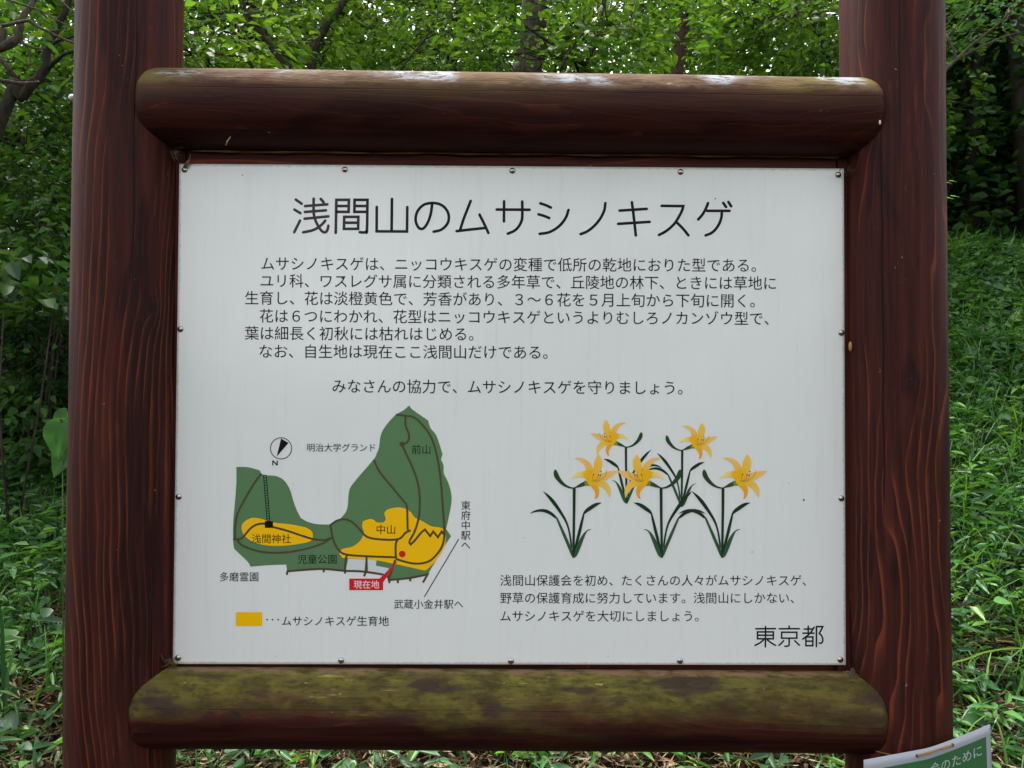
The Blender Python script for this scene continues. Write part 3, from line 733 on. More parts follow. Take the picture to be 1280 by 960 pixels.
# screws: dome head, dark flat quads painting the shade of a three-slot recess
sg = Geo(); ns, nr = 20, 5; Rh = .0056
Vv = [(0, -.0032, 0)]
for i in range(1, nr+1):
    aa = i/nr*math.pi/2
    for j in range(ns): t = 2*math.pi*j/ns; Vv.append((Rh*math.sin(aa)*math.cos(t), -.0032*math.cos(aa), Rh*math.sin(aa)*math.sin(t)))
Ff = [(0, 1+j, 1+(j+1) % ns) for j in range(ns)]
for i in range(nr-1):
    for j in range(ns):
        a0 = 1+i*ns+j; a1 = 1+i*ns+(j+1) % ns; Ff += [(a0, a0+ns, a1+ns), (a0, a1+ns, a1)]
sme = bpy.data.meshes.new('screw'); sme.from_pydata(Vv, [], Ff); sme.materials.append(STEEL); sme.update()
for p in sme.polygons: p.use_smooth = True
rv = []; rf = []
for k in range(3):
    t = math.radians(90+120*k+15); d = np.array([math.cos(t), math.sin(t)]); q = np.array([-d[1], d[0]]); b0_ = len(rv)
    for (u, v) in ((.0004, -.00035), (.0026, -.0005), (.0026, .0005), (.0004, .00035)):
        x, z = d*u+q*v; rv.append((x, -.0032*math.sqrt(max(0, 1-(u/Rh)**2))-.00012, z))
    rf.append((b0_, b0_+1, b0_+2, b0_+3))
rme = bpy.data.meshes.new('recess'); rme.from_pydata(rv, [], rf); rme.materials.append(STEELD)
g = Geo()      # a few specks and short rust runs stuck on the enamel
for (x, y, s_) in [(1004.5, 625, 1.5), (894, 248.5, .9), (428, 347.5, 1.2), (303, 219, .8), (277, 720, .7), (655, 672, .6), (986, 604, .6), (760, 820, .6), (520, 640, .5), (612, 590, .5), (940, 690, .6), (345, 820, .5)]:
    poly([(x+s_*math.cos(t)*random.uniform(.7, 1.2), y+s_*math.sin(t)*random.uniform(.7, 1.3)) for t in np.linspace(0, 2*math.pi, 8, endpoint=False)], layer(), g, (.07, .05, .035))
g.build('dirt_speck', INK, pan, kind='stuff')
for k, (x, y) in enumerate([(230.9,212.2),(431,212),(640.5,213.4),(850.7,215),(1047.8,218.5),(225.7,411.4),(223.5,621),(1051.6,416),(1051.6,623),(222.7,822.3),(426.5,825.6),(638.7,826.3),(850,826),(1050.4,824.6)]):
    o = bpy.data.objects.new('screw', sme); q = P(x, y, 0); o.location = (q.x, -.0002, q.z); o.rotation_euler = (0, random.uniform(0, 6), 0); link(o, SIGN)
    r_ = bpy.data.objects.new('recess', rme); link(r_, o)

# dark disc painting a bolt hole's shade in the right post and the white knob on the far side of the left post
def blob(name, c, r, mat, parent=None, squash=(1, 1, 1), seg=14):
    g = Geo(); pts = []; n = 9
    V = [];F = []
    for i in range(n+1):
        a_ = math.pi*i/n
        for j in range(seg): t = 2*math.pi*j/seg; V.append((c[0]+r*squash[0]*math.sin(a_)*math.cos(t), c[1]+r*squash[1]*math.sin(a_)*math.sin(t), c[2]+r*squash[2]*math.cos(a_)))
    for i in range(n):
        for j in range(seg): a0 = i*seg+j; a1 = i*seg+(j+1) % seg; F += [(a0, a0+seg, a1+seg), (a0, a1+seg, a1)]
    return mk(name, V, F, mat, parent, smooth=True)
q = P(1146, 673, AX-.083); blob('bolt_hole_disc', (q.x, q.y+.001, q.z), .0062, plain('bolt_hole_shade', (.012, .009, .009), .8), SIGN, (1, .35, 1))
q = P(90.5, 122, AX+.02); ko = blob('knob', (q.x, q.y, q.z), .0065, plain('white_plastic', (.62, .60, .60), .4), SIGN, (1, 1, .9)); ko['label'] = 'small white knob on outer side of the left post'

# ------------------------------------------------------------------ small things caught on the sign
def clump(name, c, r, n, col, label, cat, sq=(1, .5, 1)):
    g = Geo(); C = np.array(c)
    for i in range(n):
        p = C+rng.normal(0, 1, 3)*r*.45*np.array(sq); d = norm(rng.normal(0, 1, 3)); L_ = r*rng.uniform(.3, 1.1)
        tube(g, [p-d*L_/2, p+d*L_*.1+rng.normal(0, 1, 3)*r*.12, p+d*L_/2], [.0003, .00045, .0002], 3, tuple(np.array(col)*rng.uniform(.6, 1.3)))
    o = g.build(name, DRY); return tag(o, label, cat)
q = P(219, 192, -.02); clump('web_debris', q, .012, 40, (.22, .17, .11), 'dusty cobweb wisps in the top left corner above the panel', 'cobweb')
q = P(214, 829, -.012); clump('web_debris', q, .013, 70, (.24, .16, .07), 'dry plant fibres caught at bottom left corner of panel', 'debris')
q = P(1066, 845, -.022); clump('web_debris', q, .010, 90, (.28, .19, .12), 'crumbly brown insect frass at bottom right corner of panel', 'debris', (1, .5, 1.4))
q = P(1060, 213, -.022); clump('web_debris', q, .008, 40, (.13, .08, .05), 'brown crumbs beside the top right screw', 'debris', (1.6, .5, 1))
q0_ = P(231, 209, -.004); q1_ = P(238, 192, -.012)
g = Geo(); tube(g, [q0_, (q0_*.6+q1_*.4)+Vector((.002, 0, 0)), (q0_*.4+q1_*.6)+Vector((.003, 0, 0)), q1_], [.0035, .0028, .0007, .0004], 6, (.24, .16, .11)); tag(g.build('insect_case', DRY), 'pale brown insect case hanging over top left screw', 'cocoon')
q = P(1063, 433, -.010); o = blob('cocoon', q, .0042, plain('amber_cocoon', (.36, .20, .05), .5, scale=300), None, (.8, .8, 2.1)); tag(o, 'small amber cocoon stuck beside the right edge of panel', 'cocoon')
q = P(1100, 153, -.076); o = blob('pupa_case', q, .0019, plain('pale_husk', (.55, .50, .38), .6, scale=300), None, (1, .8, 2.2)); tag(o, 'tiny pale husk at the right end of upper rail', 'cocoon')
q = P(284.5, 176, -.054); g = Geo(); tube(g, [q+Vector((-.003, 0, -.008)), q, q+Vector((.005, 0, .007))], [.0009, .0013, .0008], 5, (.40, .32, .14)); tag(g.build('moss_scrap', DRY), 'yellowish scrap stuck under the upper rail near its left end', 'debris')

# ------------------------------------------------------------------ laminated notice tied to the right post
NOT = empty('laminated_notice', P(1160, 950, -.095), 'tilted green and white laminated notice tied low on the right post with cord', 'notice')
FILM = plain('laminated_white', (.37, .38, .43), .22, spec=.4, var=.03)
def note_pt(u, v, lift=0.0):
    """u 0..1 along the top edge, v metres down the sheet, bent round the post"""
    px = 1079.5+(1237.5-1079.5)*u
    py = 950-14*min(1, u/.48)**1.0*(1 if u < .48 else 1)-31*max(0, (u-.48)/.52)**1.15
    Y = -.088-.010*math.sin(math.pi*min(1, u*1.25))+.050*max(0, u-.66)
    p = P(px, py, Y-lift); q = P(px+6*u*.4, py+60, Y-lift+.004)
    d = (q-p).normalized(); return p+d*v
nu, nv = 40, 12; NH = .175
def sheet(name, u0, u1, v0f, v1f, lift, mat, thick=0, col=None):
    V = []; F = []
    for i in range(nu+1):
        u = u0+(u1-u0)*i/nu
        for j in range(nv+1): V.append(tuple(note_pt(u, v0f(u)+(v1f(u)-v0f(u))*j/nv, lift)))
    for i in range(nu):
        for j in range(nv): a0 = i*(nv+1)+j; F += [(a0, a0+1, a0+nv+2), (a0, a0+nv+2, a0+nv+1)]
    o = mk(name, V, F, mat, NOT, col=col if col is not None else np.array((1, 1, 1)), smooth=True)
    if thick:
        md = o.modifiers.new('solid', 'SOLIDIFY'); md.thickness = thick; md.offset = 0
    return o
sheet('sheet', 0, 1, lambda u: 0, lambda u: NH, 0, FILM, .0009)
gband = ink_mat('notice_print', .2)
g2 = lambda u: .0185 if u > .62 else .0185+.002*(.62-u)
sheet('green_band', .03, .965, g2, lambda u: .155, .0009, gband, 0, np.array((.045, .15, .06)))
for nm, c_ in (('lettering', (.42, .50, .44)),):
    def nt_to(a_, b_2): return tuple(note_pt(a_, b_2, .0014))
    cu = bpy.data.curves.new('text', 'FONT'); cu.body = "会のために"; cu.offset = .004; cu.resolution_u = 2
    to = bpy.data.objects.new('text', cu); COL.objects.link(to); me = bpy.data.meshes.new_from_object(to.evaluated_get(bpy.context.evaluated_depsgraph_get()))
    me.calc_loop_triangles(); VV = [nt_to(.52+v.co.x*.0835, .0385-(v.co.y-.35)*.0215) for v in me.vertices]; FF = [tuple(t.vertices) for t in me.loop_triangles]
    bpy.data.objects.remove(to); bpy.data.curves.remove(cu)
    mk('lettering', VV, np.array(FF), gband, NOT, col=np.array(c_))
g = Geo(); ua, ub = .425, .70; pts = []
for i in range(25):
    t = i/24; u = ua+(ub-ua)*t; p = note_pt(u, .0095-.001*math.sin(math.pi*t), .0025+.0015*math.sin(math.pi*t)); pts.append(p)
for s in (0, math.pi):   # two twisted strands
    tube(g, [p+Vector((0, math.cos(i*1.3+s)*.0009, math.sin(i*1.3+s)*.0009)) for i, p in enumerate(pts)], [.0013]*25, 5, (.42, .25, .10))
ends = [note_pt(ua, .0095, .001), note_pt(ub, .0095, .001)]
cpos = extend(rtp, rb, ends[0].z); rad = .093; a0 = math.atan2(ends[0].y-cpos.y, ends[0].x-cpos.x); a1 = math.atan2(ends[1].y-cpos.y, ends[1].x-cpos.x)
loop = [ends[0]]+[Vector((cpos.x+rad*math.cos(a0-(a0-a1+2*math.pi)*t), cpos.y+rad*math.sin(a0-(a0-a1+2*math.pi)*t), ends[0].z-.012+(ends[1].z-ends[0].z-.022)*t)) for t in np.linspace(.03, .97, 30)]+[ends[1]]
tube(g, loop, [.0011]*len(loop), 5, (.30, .19, .09)); g.build('cord', DRY, NOT)
for u in (ua, ub):
    p = note_pt(u, .0095, .0012); blob('hole', p, .0032, STEELD, NOT, (1, .12, 1), 10)

# ------------------------------------------------------------------ trees
def noisy_path(pts, n, amp):
    pts = catmull([tuple(p) for p in pts], n, 170); out = []
    for i, p in enumerate(pts): out.append(Vector(p)+Vector((math.sin(i*1.3+p[2]*2), math.cos(i*1.1+p[2]*3), 0))*amp)
    return out
GREENS = [(.050, .115, .022), (.070, .150, .028), (.095, .185, .032), (.040, .090, .024)]
BRIGHT = [(.10, .20, .030), (.14, .25, .035), (.08, .16, .025), (.17, .26, .04)]  # lighter leaf tones, painting sunlit foliage into the colour
DEEP = [(.028, .070, .022), (.040, .095, .030), (.022, .055, .018)]  # darker leaf tones, painting shade and depth into the foliage
BLUISH = [(.030, .085, .040), (.045, .11, .05), (.03, .07, .03)]

_bR = on_ground(1196, 273).y
GAPS = [([(657, 95), (664, 45), (669, 0)], 25, 7.4, .80), ([(846, 92), (850, 60), (856, 26)], 13, 6.5, .85), ([(389.5, 84), (395, 57), (408, 33), (431, 0)], 10, 6.1, .96),
        ([(355.6, 84), (338, 57), (325, 39), (308, 12)], 6, 4.9, .88), ([(1195, 270), (1196, 200), (1198, 155), (1199, 90)], 12, _bR-.02, .97), ([(1251, 240), (1250, 120), (1254, 70)], 19, _bR+.98, .97), ([(1262, 165), (1268, 75)], 9, _bR+1.7, .85),
        ([(2, 146), (24, 122), (42, 104), (57, 84), (60, 58), (73, 31), (86, 0)], 8, 3.45, .9), ([(0, 60), (20, 50), (28, 21), (42, 0)], 7, 2.95, .9), ([(1190, 80), (1208, 62), (1277, 0)], 5, 4.3, .8),
        ([(1199, 165), (1240, 118), (1246, 62)], 6, _bR-.1, .75), ([(571, 12), (569, 60)], 4, 5.3, .6), ([(978, 90), (980, 0)], 5, 8, .6)]
def gaps(B):
    """leaves thin out in front of the trunks that stand in view"""
    d = B-np.array(CAMP); f_, r_, u_ = np.array(fw), np.array(R2), np.array(U2); z = d@f_
    zz_ = np.where(np.abs(z) < .1, .1, z); px = 640+FPX*(d@r_)/zz_; py = 480-FPX*(d@u_)/zz_; kill = np.zeros(len(B), bool)
    for line, hw, Y, pr in GAPS:
        dist = np.full(len(B), 1e9)
        for (ax, ay), (bx, by) in zip(line[:-1], line[1:]):
            ex, ey = bx-ax, by-ay; t = np.clip(((px-ax)*ex+(py-ay)*ey)/(ex*ex+ey*ey), 0, 1); dist = np.minimum(dist, np.hypot(px-ax-t*ex, py-ay-t*ey))
        kill |= (dist < hw) & (B[:, 1] < Y) & (z > 0) & (rng.uniform(0, 1, len(B)) < pr)
    return ~kill
def crown(root, ells, trunk, leafL, cols, spray=.45, per=34, flat=.22, up_j=.45, ratio=.5, barkm=None, dens=1.0, twigs=True, twigp=.8):
    """ells: (centre, (rx, ry, rz), number of sprays)"""
    gl = Geo(); gb = Geo(); Bs, Ds, Ns, Ls, Cs = [], [], [], [], []
    T = np.array([list(p) for p in trunk])
    for (c, rad, ns_) in ells:
        c = np.array(list(c)); rad = np.array(rad); ns_ = int(ns_*dens)
        j = np.argmin(np.linalg.norm(T-c, axis=1)); j = max(0, min(len(T)-1, j))
        limb0 = T[j]
        if twigs and np.linalg.norm(limb0-c) > .25:
            m1 = (limb0+c)/2+np.array([rng.normal(0, .08), rng.normal(0, .08), .12]); tube(gb, [limb0, m1, c], [.018, .011, .006], 5)
        d = norm(rng.normal(0, 1, (ns_, 3))); rr = rng.uniform(.25, 1, (ns_, 1))**.5; sc_ = c+d*rr*rad
        for s_ in sc_:
            out = norm(s_-c+np.array([0, 0, .05])*0); out[2] *= .35; out = norm(out)
            if twigs and rng.uniform() < twigp:
                mm = (c+s_)/2+rng.normal(0, .06, 3); tube(gb, [c+(s_-c)*.15, mm, s_, s_+out*spray*.7], [.007, .0045, .003, .0012], 3, cap=False)
            k = max(6, int(per*rng.uniform(.6, 1.4)))
            al = rng.uniform(-.6, 1.0, k)*spray; sd_ = rng.normal(0, .38, k)*spray; side = norm(np.cross(out, [0, 0, 1]))
            p = s_+out*al[:, None]+side*sd_[:, None]+np.array([0, 0, 1])*(rng.normal(0, flat*.5, k)*spray-.25*(np.abs(al)+np.abs(sd_))**1.5)[:, None]
            dd = out*rng.uniform(.3, 1, (k, 1))+side*np.sign(sd_)[:, None]*rng.uniform(.2, 1, (k, 1))+rng.normal(0, .25, (k, 3)); dd[:, 2] -= .15
            nn = np.array([0, 0, 1])+rng.normal(0, up_j, (k, 3))
            Bs.append(p); Ds.append(dd); Ns.append(nn); Ls.append(leafL*rng.uniform(.7, 1.4)*rng.uniform(.55, 1.2, k)); Cs.append(pick(cols, 1, .15).repeat(k, 0)*.45+pick(cols, k)*.55)
    B = np.concatenate(Bs); L_ = np.concatenate(Ls)
    k = gaps(B); B = B[k]; L_ = L_[k]
    leaf_batch(gl, B, norm(np.concatenate(Ds)[k]), np.concatenate(Ns)[k], L_, L_*ratio*rng.uniform(.85, 1.15, len(L_)), clampc(np.concatenate(Cs)[k]), droop=.2)
    gl.build('foliage', LEAF, root, kind='stuff')
    if gb.n: gb.build('branches', barkm or BARK, root)

def tree(label, path, r0, r1, ells, leafL, cols, barkm=BARK, name='tree', cat='tree', limbs=(), **kw):
    base = path[0]; root = empty(name, tuple(base), label, cat, kw.pop('group', None))
    pts = noisy_path(path, 6, r0*.07); n = len(pts)
    g = Geo(); tube(g, pts, [r0+(r1-r0)*i/(n-1)+(r0*.35*max(0, 1-i/3)) for i in range(n)], 12, rough=.12); g.build('trunk', barkm, root, smooth=True)
    for lm, a_, b_2 in limbs:
        lp = noisy_path(lm, 5, a_*.2); g = Geo(); tube(g, lp, [a_+(b_2-a_)*i/(len(lp)-1) for i in range(len(lp))], 8, rough=.1); g.build('limb', barkm, root, smooth=True)
    if ells: crown(root, ells, pts, leafL, cols, barkm=barkm, **kw)
    return root

def G(px, Y):      # ground point under a picture column
    p = P(px, 480, Y); return Vector((p.x, Y, tz(p.x, Y)-.05))
def up_path(px0, Y, tops):
    """trunk from the ground through (px, py) sightings at depth Y"""
    return [G(px0, Y)]+[P(x, y, Y) for x, y in tops]

TG = 'trees in the wood behind the sign'
# left, near: two crooked small trees
tree('crooked dark small tree leaning right behind the left post', [Vector((-4.1, 3.6, tz(-4.1, 3.6)-.1)), P(2, 146, 3.5), P(24, 122, 3.5), P(42, 104, 3.5), P(57, 84, 3.5), P(60, 58, 3.5), P(73, 31, 3.5), P(86, 0, 3.5), P(110, -70, 3.6)], .040, .014,
     [(P(60, -90, 3.8), (1.0, .8, .5), 26), (P(-40, 60, 4.2), (.7, .6, .4), 16), (P(150, 40, 4.4), (.6, .6, .5), 14)], .085, GREENS, BARKD, group=TG,
     limbs=[([P(60, 84, 3.5), P(70, 76, 3.45), P(80, 68, 3.4), P(104, 60, 3.35)], .016, .008), ([P(60, 60, 3.5), P(75, 50, 3.4), P(98, 44, 3.3)], .012, .006)])
tree('pale grey forked small tree at the left edge of the wood', [Vector((-4.6, 3.0, tz(-4.6, 3.0)-.1)), P(-40, 90, 3.0), P(0, 60, 3.0), P(20, 50, 3.0), P(24, 35, 3.0), P(28, 21, 3.0), P(42, 0, 3.05), P(60, -60, 3.1)], .034, .012,
     [(P(0, -60, 3.2), (.8, .7, .35), 18), (P(-60, 20, 3.6), (.5, .5, .4), 10)], .08, GREENS, BARK, group=TG,
     limbs=[([P(-20, 34, 2.9), P(0, 32.5, 2.9), P(18, 29, 2.9), P(36, 26, 2.9), P(48, 34, 2.9), P(62, 40, 2.9), P(80, 49, 2.9), P(104, 57, 2.9)], .010, .006),
            ([P(22, 51, 3.0), P(30, 55, 3.0), P(42, 60, 3.0), P(56, 61, 3.0)], .010, .005), ([P(6, -2, 2.8), P(28, 6, 2.8), P(50, 13, 2.8), P(70, 25, 2.8), P(100, 38, 2.8)], .006, .003),
            ([P(68, -8, 2.8), P(80, 5, 2.8), P(98, 20, 2.8)], .007, .004), ([P(60, 39, 2.9), P(72, 38, 2.9), P(84, 39, 2.9)], .005, .003), ([P(37, 60, 2.9), P(38, 76, 2.9), P(34, 88, 2.9)], .006, .003),
            ([P(-10, 98, 3.2), P(10, 102, 3.2), P(30, 104, 3.2), P(48, 102, 3.3)], .013, .007)])
# centre: trunks seen over the top rail
tree('slim leaning tree left of centre above the rail', up_path(372, 5.0, [(372, 130), (355.6, 84), (338, 57), (325, 39), (308, 12), (290, -60)]), .035, .016,
     [(P(290, 20, 5.0), (1.3, .8, .6), 48), (P(250, 70, 4.6), (.8, .7, .4), 26), (P(330, -90, 5.4), (1.3, 1, .7), 34), (P(330, 62, 5.8), (.8, .7, .35), 24)], .082, BRIGHT, BARKD, group=TG, flat=.3)
tree('grey leaning trunk crossing above the left third of the rail', up_path(384, 6.2, [(386, 130), (389.5, 84), (395, 57), (408, 33), (431, 0), (470, -90)]), .050, .026,
     [(P(440, -60, 6.4), (1.6, 1.2, .7), 46), (P(470, 30, 6.9), (1.0, .9, .5), 34), (P(400, 90, 7.0), (1.0, .8, .5), 30), (P(350, 10, 7.2), (1.0, .8, .6), 30)], .085, BRIGHT+GREENS, BARK, group=TG,
     limbs=[([P(432, 0, 6.2), P(450, 10, 6.2), P(463, 22, 6.1), P(480, 40, 6.0)], .022, .010)])
tree('thin straight sapling just left of the thick trunk', up_path(571, 5.4, [(570, 120), (569.5, 60), (571, 12), (574, -60)]), .016, .010,
     [(P(560, 10, 5.5), (1.0, .8, .6), 40), (P(520, 70, 5.2), (.8, .6, .35), 26), (P(585, -80, 5.6), (1.0, .9, .6), 22)], .078, GREENS+BRIGHT, BARKD, group=TG,
     limbs=[([P(500, 88, 4.6), P(530, 50, 4.6), P(548, 30, 4.6), P(580, -5, 4.6)], .008, .004), ([P(640, 100, 4.2), P(625, 84, 4.2), P(608, 62, 4.2), P(598, 38, 4.2)], .008, .003)])
tree('thick brown trunk rising behind the middle of the rail', up_path(655, 7.5, [(657, 130), (659, 88), (664, 45), (669, 0), (674, -120)]), .180, .135,
     [(P(600, -150, 7.5), (1.9, 1.4, .9), 50), (P(760, -160, 7.5), (1.9, 1.4, .9), 50), (P(560, 45, 8.6), (1.1, .8, .6), 34), (P(770, 50, 8.8), (1.2, .8, .7), 40)], .095, GREENS, BARK, group=TG)
tree('spreading maple with low leafy boughs right of the thick trunk', up_path(742, 4.8, [(735, 150), (728, 95), (742, 60), (752, 20), (760, -60)]), .022, .012,
     [(P(730, 40, 4.6), (.85, .6, .35), 36), (P(690, 75, 4.4), (.55, .4, .2), 16), (P(760, -60, 4.8), (1.1, .9, .5), 28), (P(610, 40, 5.0), (.8, .6, .45), 22)], .082, GREENS+BRIGHT, BARKD, group=TG,
     limbs=[([P(700, 88, 4.2), P(715, 60, 4.2), P(730, 40, 4.2), P(755, 5, 4.2), P(765, -20, 4.2)], .010, .005), ([P(756, 0, 4.3), P(757, 18, 4.3), P(762, 34, 4.3), P(758, 60, 4.3)], .007, .003)])
tree('furrowed brown trunk forking right of centre', up_path(845, 6.6, [(845, 130), (846.5, 92), (850, 60), (856, 26)]), .066, .055,
     [(P(870, -110, 6.6), (1.6, 1.2, .8), 44), (P(820, 30, 7.6), (.9, .8, .6), 34), (P(900, 20, 7.4), (1.0, .8, .6), 38), (P(855, 5, 6.3), (.22, .15, .3), 6)], .085, BRIGHT+GREENS, BARKR, group=TG,
     limbs=[([P(855, 30, 6.6), P(862, 12, 6.6), P(867, 0, 6.6), P(874, -80, 6.6)], .040, .028), ([P(853, 30, 6.6), P(849, 12, 6.6), P(847, -4, 6.6), P(840, -90, 6.6)], .034, .022)])
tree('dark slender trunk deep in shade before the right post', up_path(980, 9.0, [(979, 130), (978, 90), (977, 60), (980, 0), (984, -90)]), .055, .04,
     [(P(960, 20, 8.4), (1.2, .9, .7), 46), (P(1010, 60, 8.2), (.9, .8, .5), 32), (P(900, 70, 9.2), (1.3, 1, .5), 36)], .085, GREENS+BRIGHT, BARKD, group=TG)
tree('leafy tree with arching sprays left of the right post', up_path(1030, 5.6, [(1035, 130), (1030, 60), (1010, 10), (990, -80)]), .030, .016,
     [(P(1000, 20, 5.4), (.95, .6, .45), 46), (P(940, 30, 5.2), (.6, .5, .3), 20), (P(1030, 75, 5.4), (.6, .5, .3), 24), (P(990, -90, 5.6), (1.2, .9, .6), 30)], .08, GREENS+BRIGHT, BARKD, group=TG, up_j=.6)
# right of the right post
bR = on_ground(1196, 273)
YR = bR.y
tree('thin reddish trunk forking low beside the right post', [bR+Vector((0, 0, -.1)), P(1195, 250, YR), P(1196, 200, YR), P(1198, 155, YR), P(1199, 110, YR), P(1204, 60, YR), P(1206, -20, YR)], .055, .035,
     [(P(1215, 45, YR-.6), (1.0, .7, .3), 40), (P(1260, 60, YR-.4), (.9, .7, .35), 36), (P(1230, -60, YR), (1.6, 1.2, .8), 40), (P(1150, 120, YR+.5), (.8, .6, .4), 20)], .07, BLUISH+GREENS, BARKR, group=TG,
     limbs=[([P(1199, 165, YR), P(1215, 148, YR), P(1232, 130, YR), P(1240, 122, YR)], .035, .02), ([P(1199, 160, YR), P(1212, 140, YR), P(1228, 118, YR), P(1240, 100, YR), P(1246, 62, YR)], .03, .015),
            ([P(1200, 140, YR), P(1210, 105, YR), P(1226, 72, YR)], .018, .01)])
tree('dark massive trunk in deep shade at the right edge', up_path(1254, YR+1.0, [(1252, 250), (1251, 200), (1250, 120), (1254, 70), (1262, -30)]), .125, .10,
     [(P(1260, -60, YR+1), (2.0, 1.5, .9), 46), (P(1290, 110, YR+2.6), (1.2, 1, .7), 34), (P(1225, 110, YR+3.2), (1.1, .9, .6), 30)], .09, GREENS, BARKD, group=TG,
     limbs=[([P(1262, 95, YR+1), P(1280, 78, YR+1), P(1310, 60, YR+1)], .06, .03)])
tree('paler trunk standing behind the dark massive one', up_path(1262, YR+1.8, [(1262, 200), (1261, 150), (1265, 110), (1268, 75), (1280, -30)]), .060, .05,
     [(P(1300, 20, YR+2), (1.4, 1.2, .9), 30)], .09, BRIGHT, BARK, group=TG)
tree('bare forked sapling spreading beside the right post', [G(1150, 4.4), P(1150, 140, 4.4), P(1165, 108, 4.4), P(1184, 85, 4.4), P(1196, 74, 4.4), P(1208, 62, 4.4), P(1230, 44, 4.4), P(1250, 28, 4.4), P(1277, 0, 4.4)], .018, .006,
     [(P(1250, 36, 4.7), (.7, .5, .10), 12)], .06, BLUISH, BARK, group=TG, spray=.35,
     limbs=[([P(1196, 74, 4.4), P(1215, 64, 4.4), P(1240, 52, 4.4), P(1262, 44, 4.4), P(1300, 36, 4.4)], .010, .004), ([P(1196, 74, 4.4), P(1191, 60, 4.4), P(1184, 45, 4.4)], .010, .007),
            ([P(1184, 45, 4.4), P(1200, 28, 4.4), P(1222, 3, 4.4)], .007, .003), ([P(1184, 26, 4.4), P(1198, 14, 4.4), P(1215, -4, 4.4)], .006, .003)])
# trees hidden behind the panel, seen only from a step aside
for k, (px, Y, lab) in enumerate([(300, 8.5, 'tall straight tree far back behind the left part of the panel'), (520, 10.5, 'tall straight tree far back behind the panel middle'), (800, 10, 'tall tree far back behind the right part of the panel'),
                                  (1120, 8.0, 'mid-size tree hidden behind the right post'), (150, 7.0, 'mid-size tree hidden behind the left post')]):
    b_ = G(px, Y); tree(lab, [b_, b_+Vector((.1, 0, 2)), b_+Vector((.0, .1, 4)), b_+Vector((.2, 0, 6.5))], .11, .06,
                        [(b_+Vector((.0, 0, 2.2)), (1.5, 1.2, .8), 30), (b_+Vector((.3, 0, 4)), (2.2, 1.6, 1.2), 60), (b_+Vector((0, 0, 6.2)), (2.2, 1.8, 1.3), 50)]+([(P(15, 5, 7.8), (2.0, 1.0, 1.0), 110), (P(40, 150, 7.4), (1.6, .8, .8), 60)] if px == 150 else []), .10, [DEEP+GREENS, BRIGHT, GREENS, DEEP+GREENS, DEEP+GREENS][k], BARKD, group=TG)

# far wood as one mass
def far_wood():
    g = Geo(); n = 136000
    ang = rng.uniform(-1.0, 1.0, n); dist = rng.uniform(13, 24, n)
    ang[:50000] = rng.uniform(.42, .75, 50000); ang[50000:74000] = rng.uniform(-.85, -.42, 24000)
    x = np.sin(ang)*dist; y = np.cos(ang)*dist*.85
    zb = terr(x, y); hgt = 1.0+9.5*(.65+.35*np.sin(ang*9)*np.sin(ang*4+1)); hgt[:25000] = 4.5; z = zb+rng.uniform(0, 1, n)**1.15*hgt
    k = (np.sin(x*1.1+z*.7)+np.sin(z*1.3+y*.6)+np.sin(x*.5-y*.9)) > -1.9
    x, y, z = x[k], y[k], z[k]; m = len(x); L_ = rng.uniform(.11, .25, m)
    c = pick(GREENS+DEEP+DEEP+DEEP, m)
    leaf_batch(g, np.stack([x, y, z], 1), rng.normal(0, 1, (m, 3))*np.array([1, 1, .4]), np.array([0, 0, 1])+rng.normal(0, .7, (m, 3)), L_, L_*.6, clampc(c))
    for i in range(46):
        a_ = rng.uniform(-.95, .95); d_ = rng.uniform(12, 22); X_ = math.sin(a_)*d_; Y_ = math.cos(a_)*d_*.85; zb_ = tz(X_, Y_)
        tube(g, [(X_, Y_, zb_-.2), (X_+rng.normal(0, .2), Y_, zb_+3), (X_+rng.normal(0, .4), Y_, zb_+8)], [.14, .11, .06], 6, (.05, .04, .03))
    tag(g.build('distant_wood', LEAF), 'dense green wood far behind the sign', 'wood', None, 'stuff')
far_wood()

# trees behind the camera, mirrored faintly in the panel
for k, (x, y, lab) in enumerate([(-6.5, -8.5, 'broad tree behind the viewer to the left'), (1.5, -11.5, 'broad tree behind the viewer in the middle'), (7.0, -8.0, 'broad tree behind the viewer to the right')]):
    b_ = Vector((x, y, tz(x, y)-.05))
    tree(lab, [b_, b_+Vector((.1, 0, 2)), b_+Vector((.0, .1, 4)), b_+Vector((.2, 0, 5.5))], .14, .07,
         [(b_+Vector((-.8, 0, 3.4)), (2.0, 1.6, 1.0), 34), (b_+Vector((.9, 0, 4.6)), (2.2, 1.6, 1.2), 40)], .16, GREENS, BARKD, per=26, spray=.6)

def shading_wood():  # unseen undergrowth, added to keep low light off the rail undersides
    g = Geo(); n = 9000; ang = rng.uniform(1.25, 5.03, n); dist = rng.uniform(7.5, 13, n)
    x = np.sin(ang)*dist; y = np.cos(ang)*dist-1.4; z = terr(x, y)+rng.uniform(0, 1, n)**1.2*(2.6+1.5*np.sin(ang*5)); L_ = rng.uniform(.25, .5, n)
    leaf_batch(g, np.stack([x, y, z], 1), rng.normal(0, 1, (n, 3)), np.array([0, 0, 1])+rng.normal(0, .7, (n, 3)), L_, L_*.6, clampc(pick(GREENS+DEEP, n)))
    tag(g.build('added_undergrowth', LEAF), 'unseen green undergrowth added behind the viewer to shade the rails', 'undergrowth', None, 'stuff')
shading_wood()

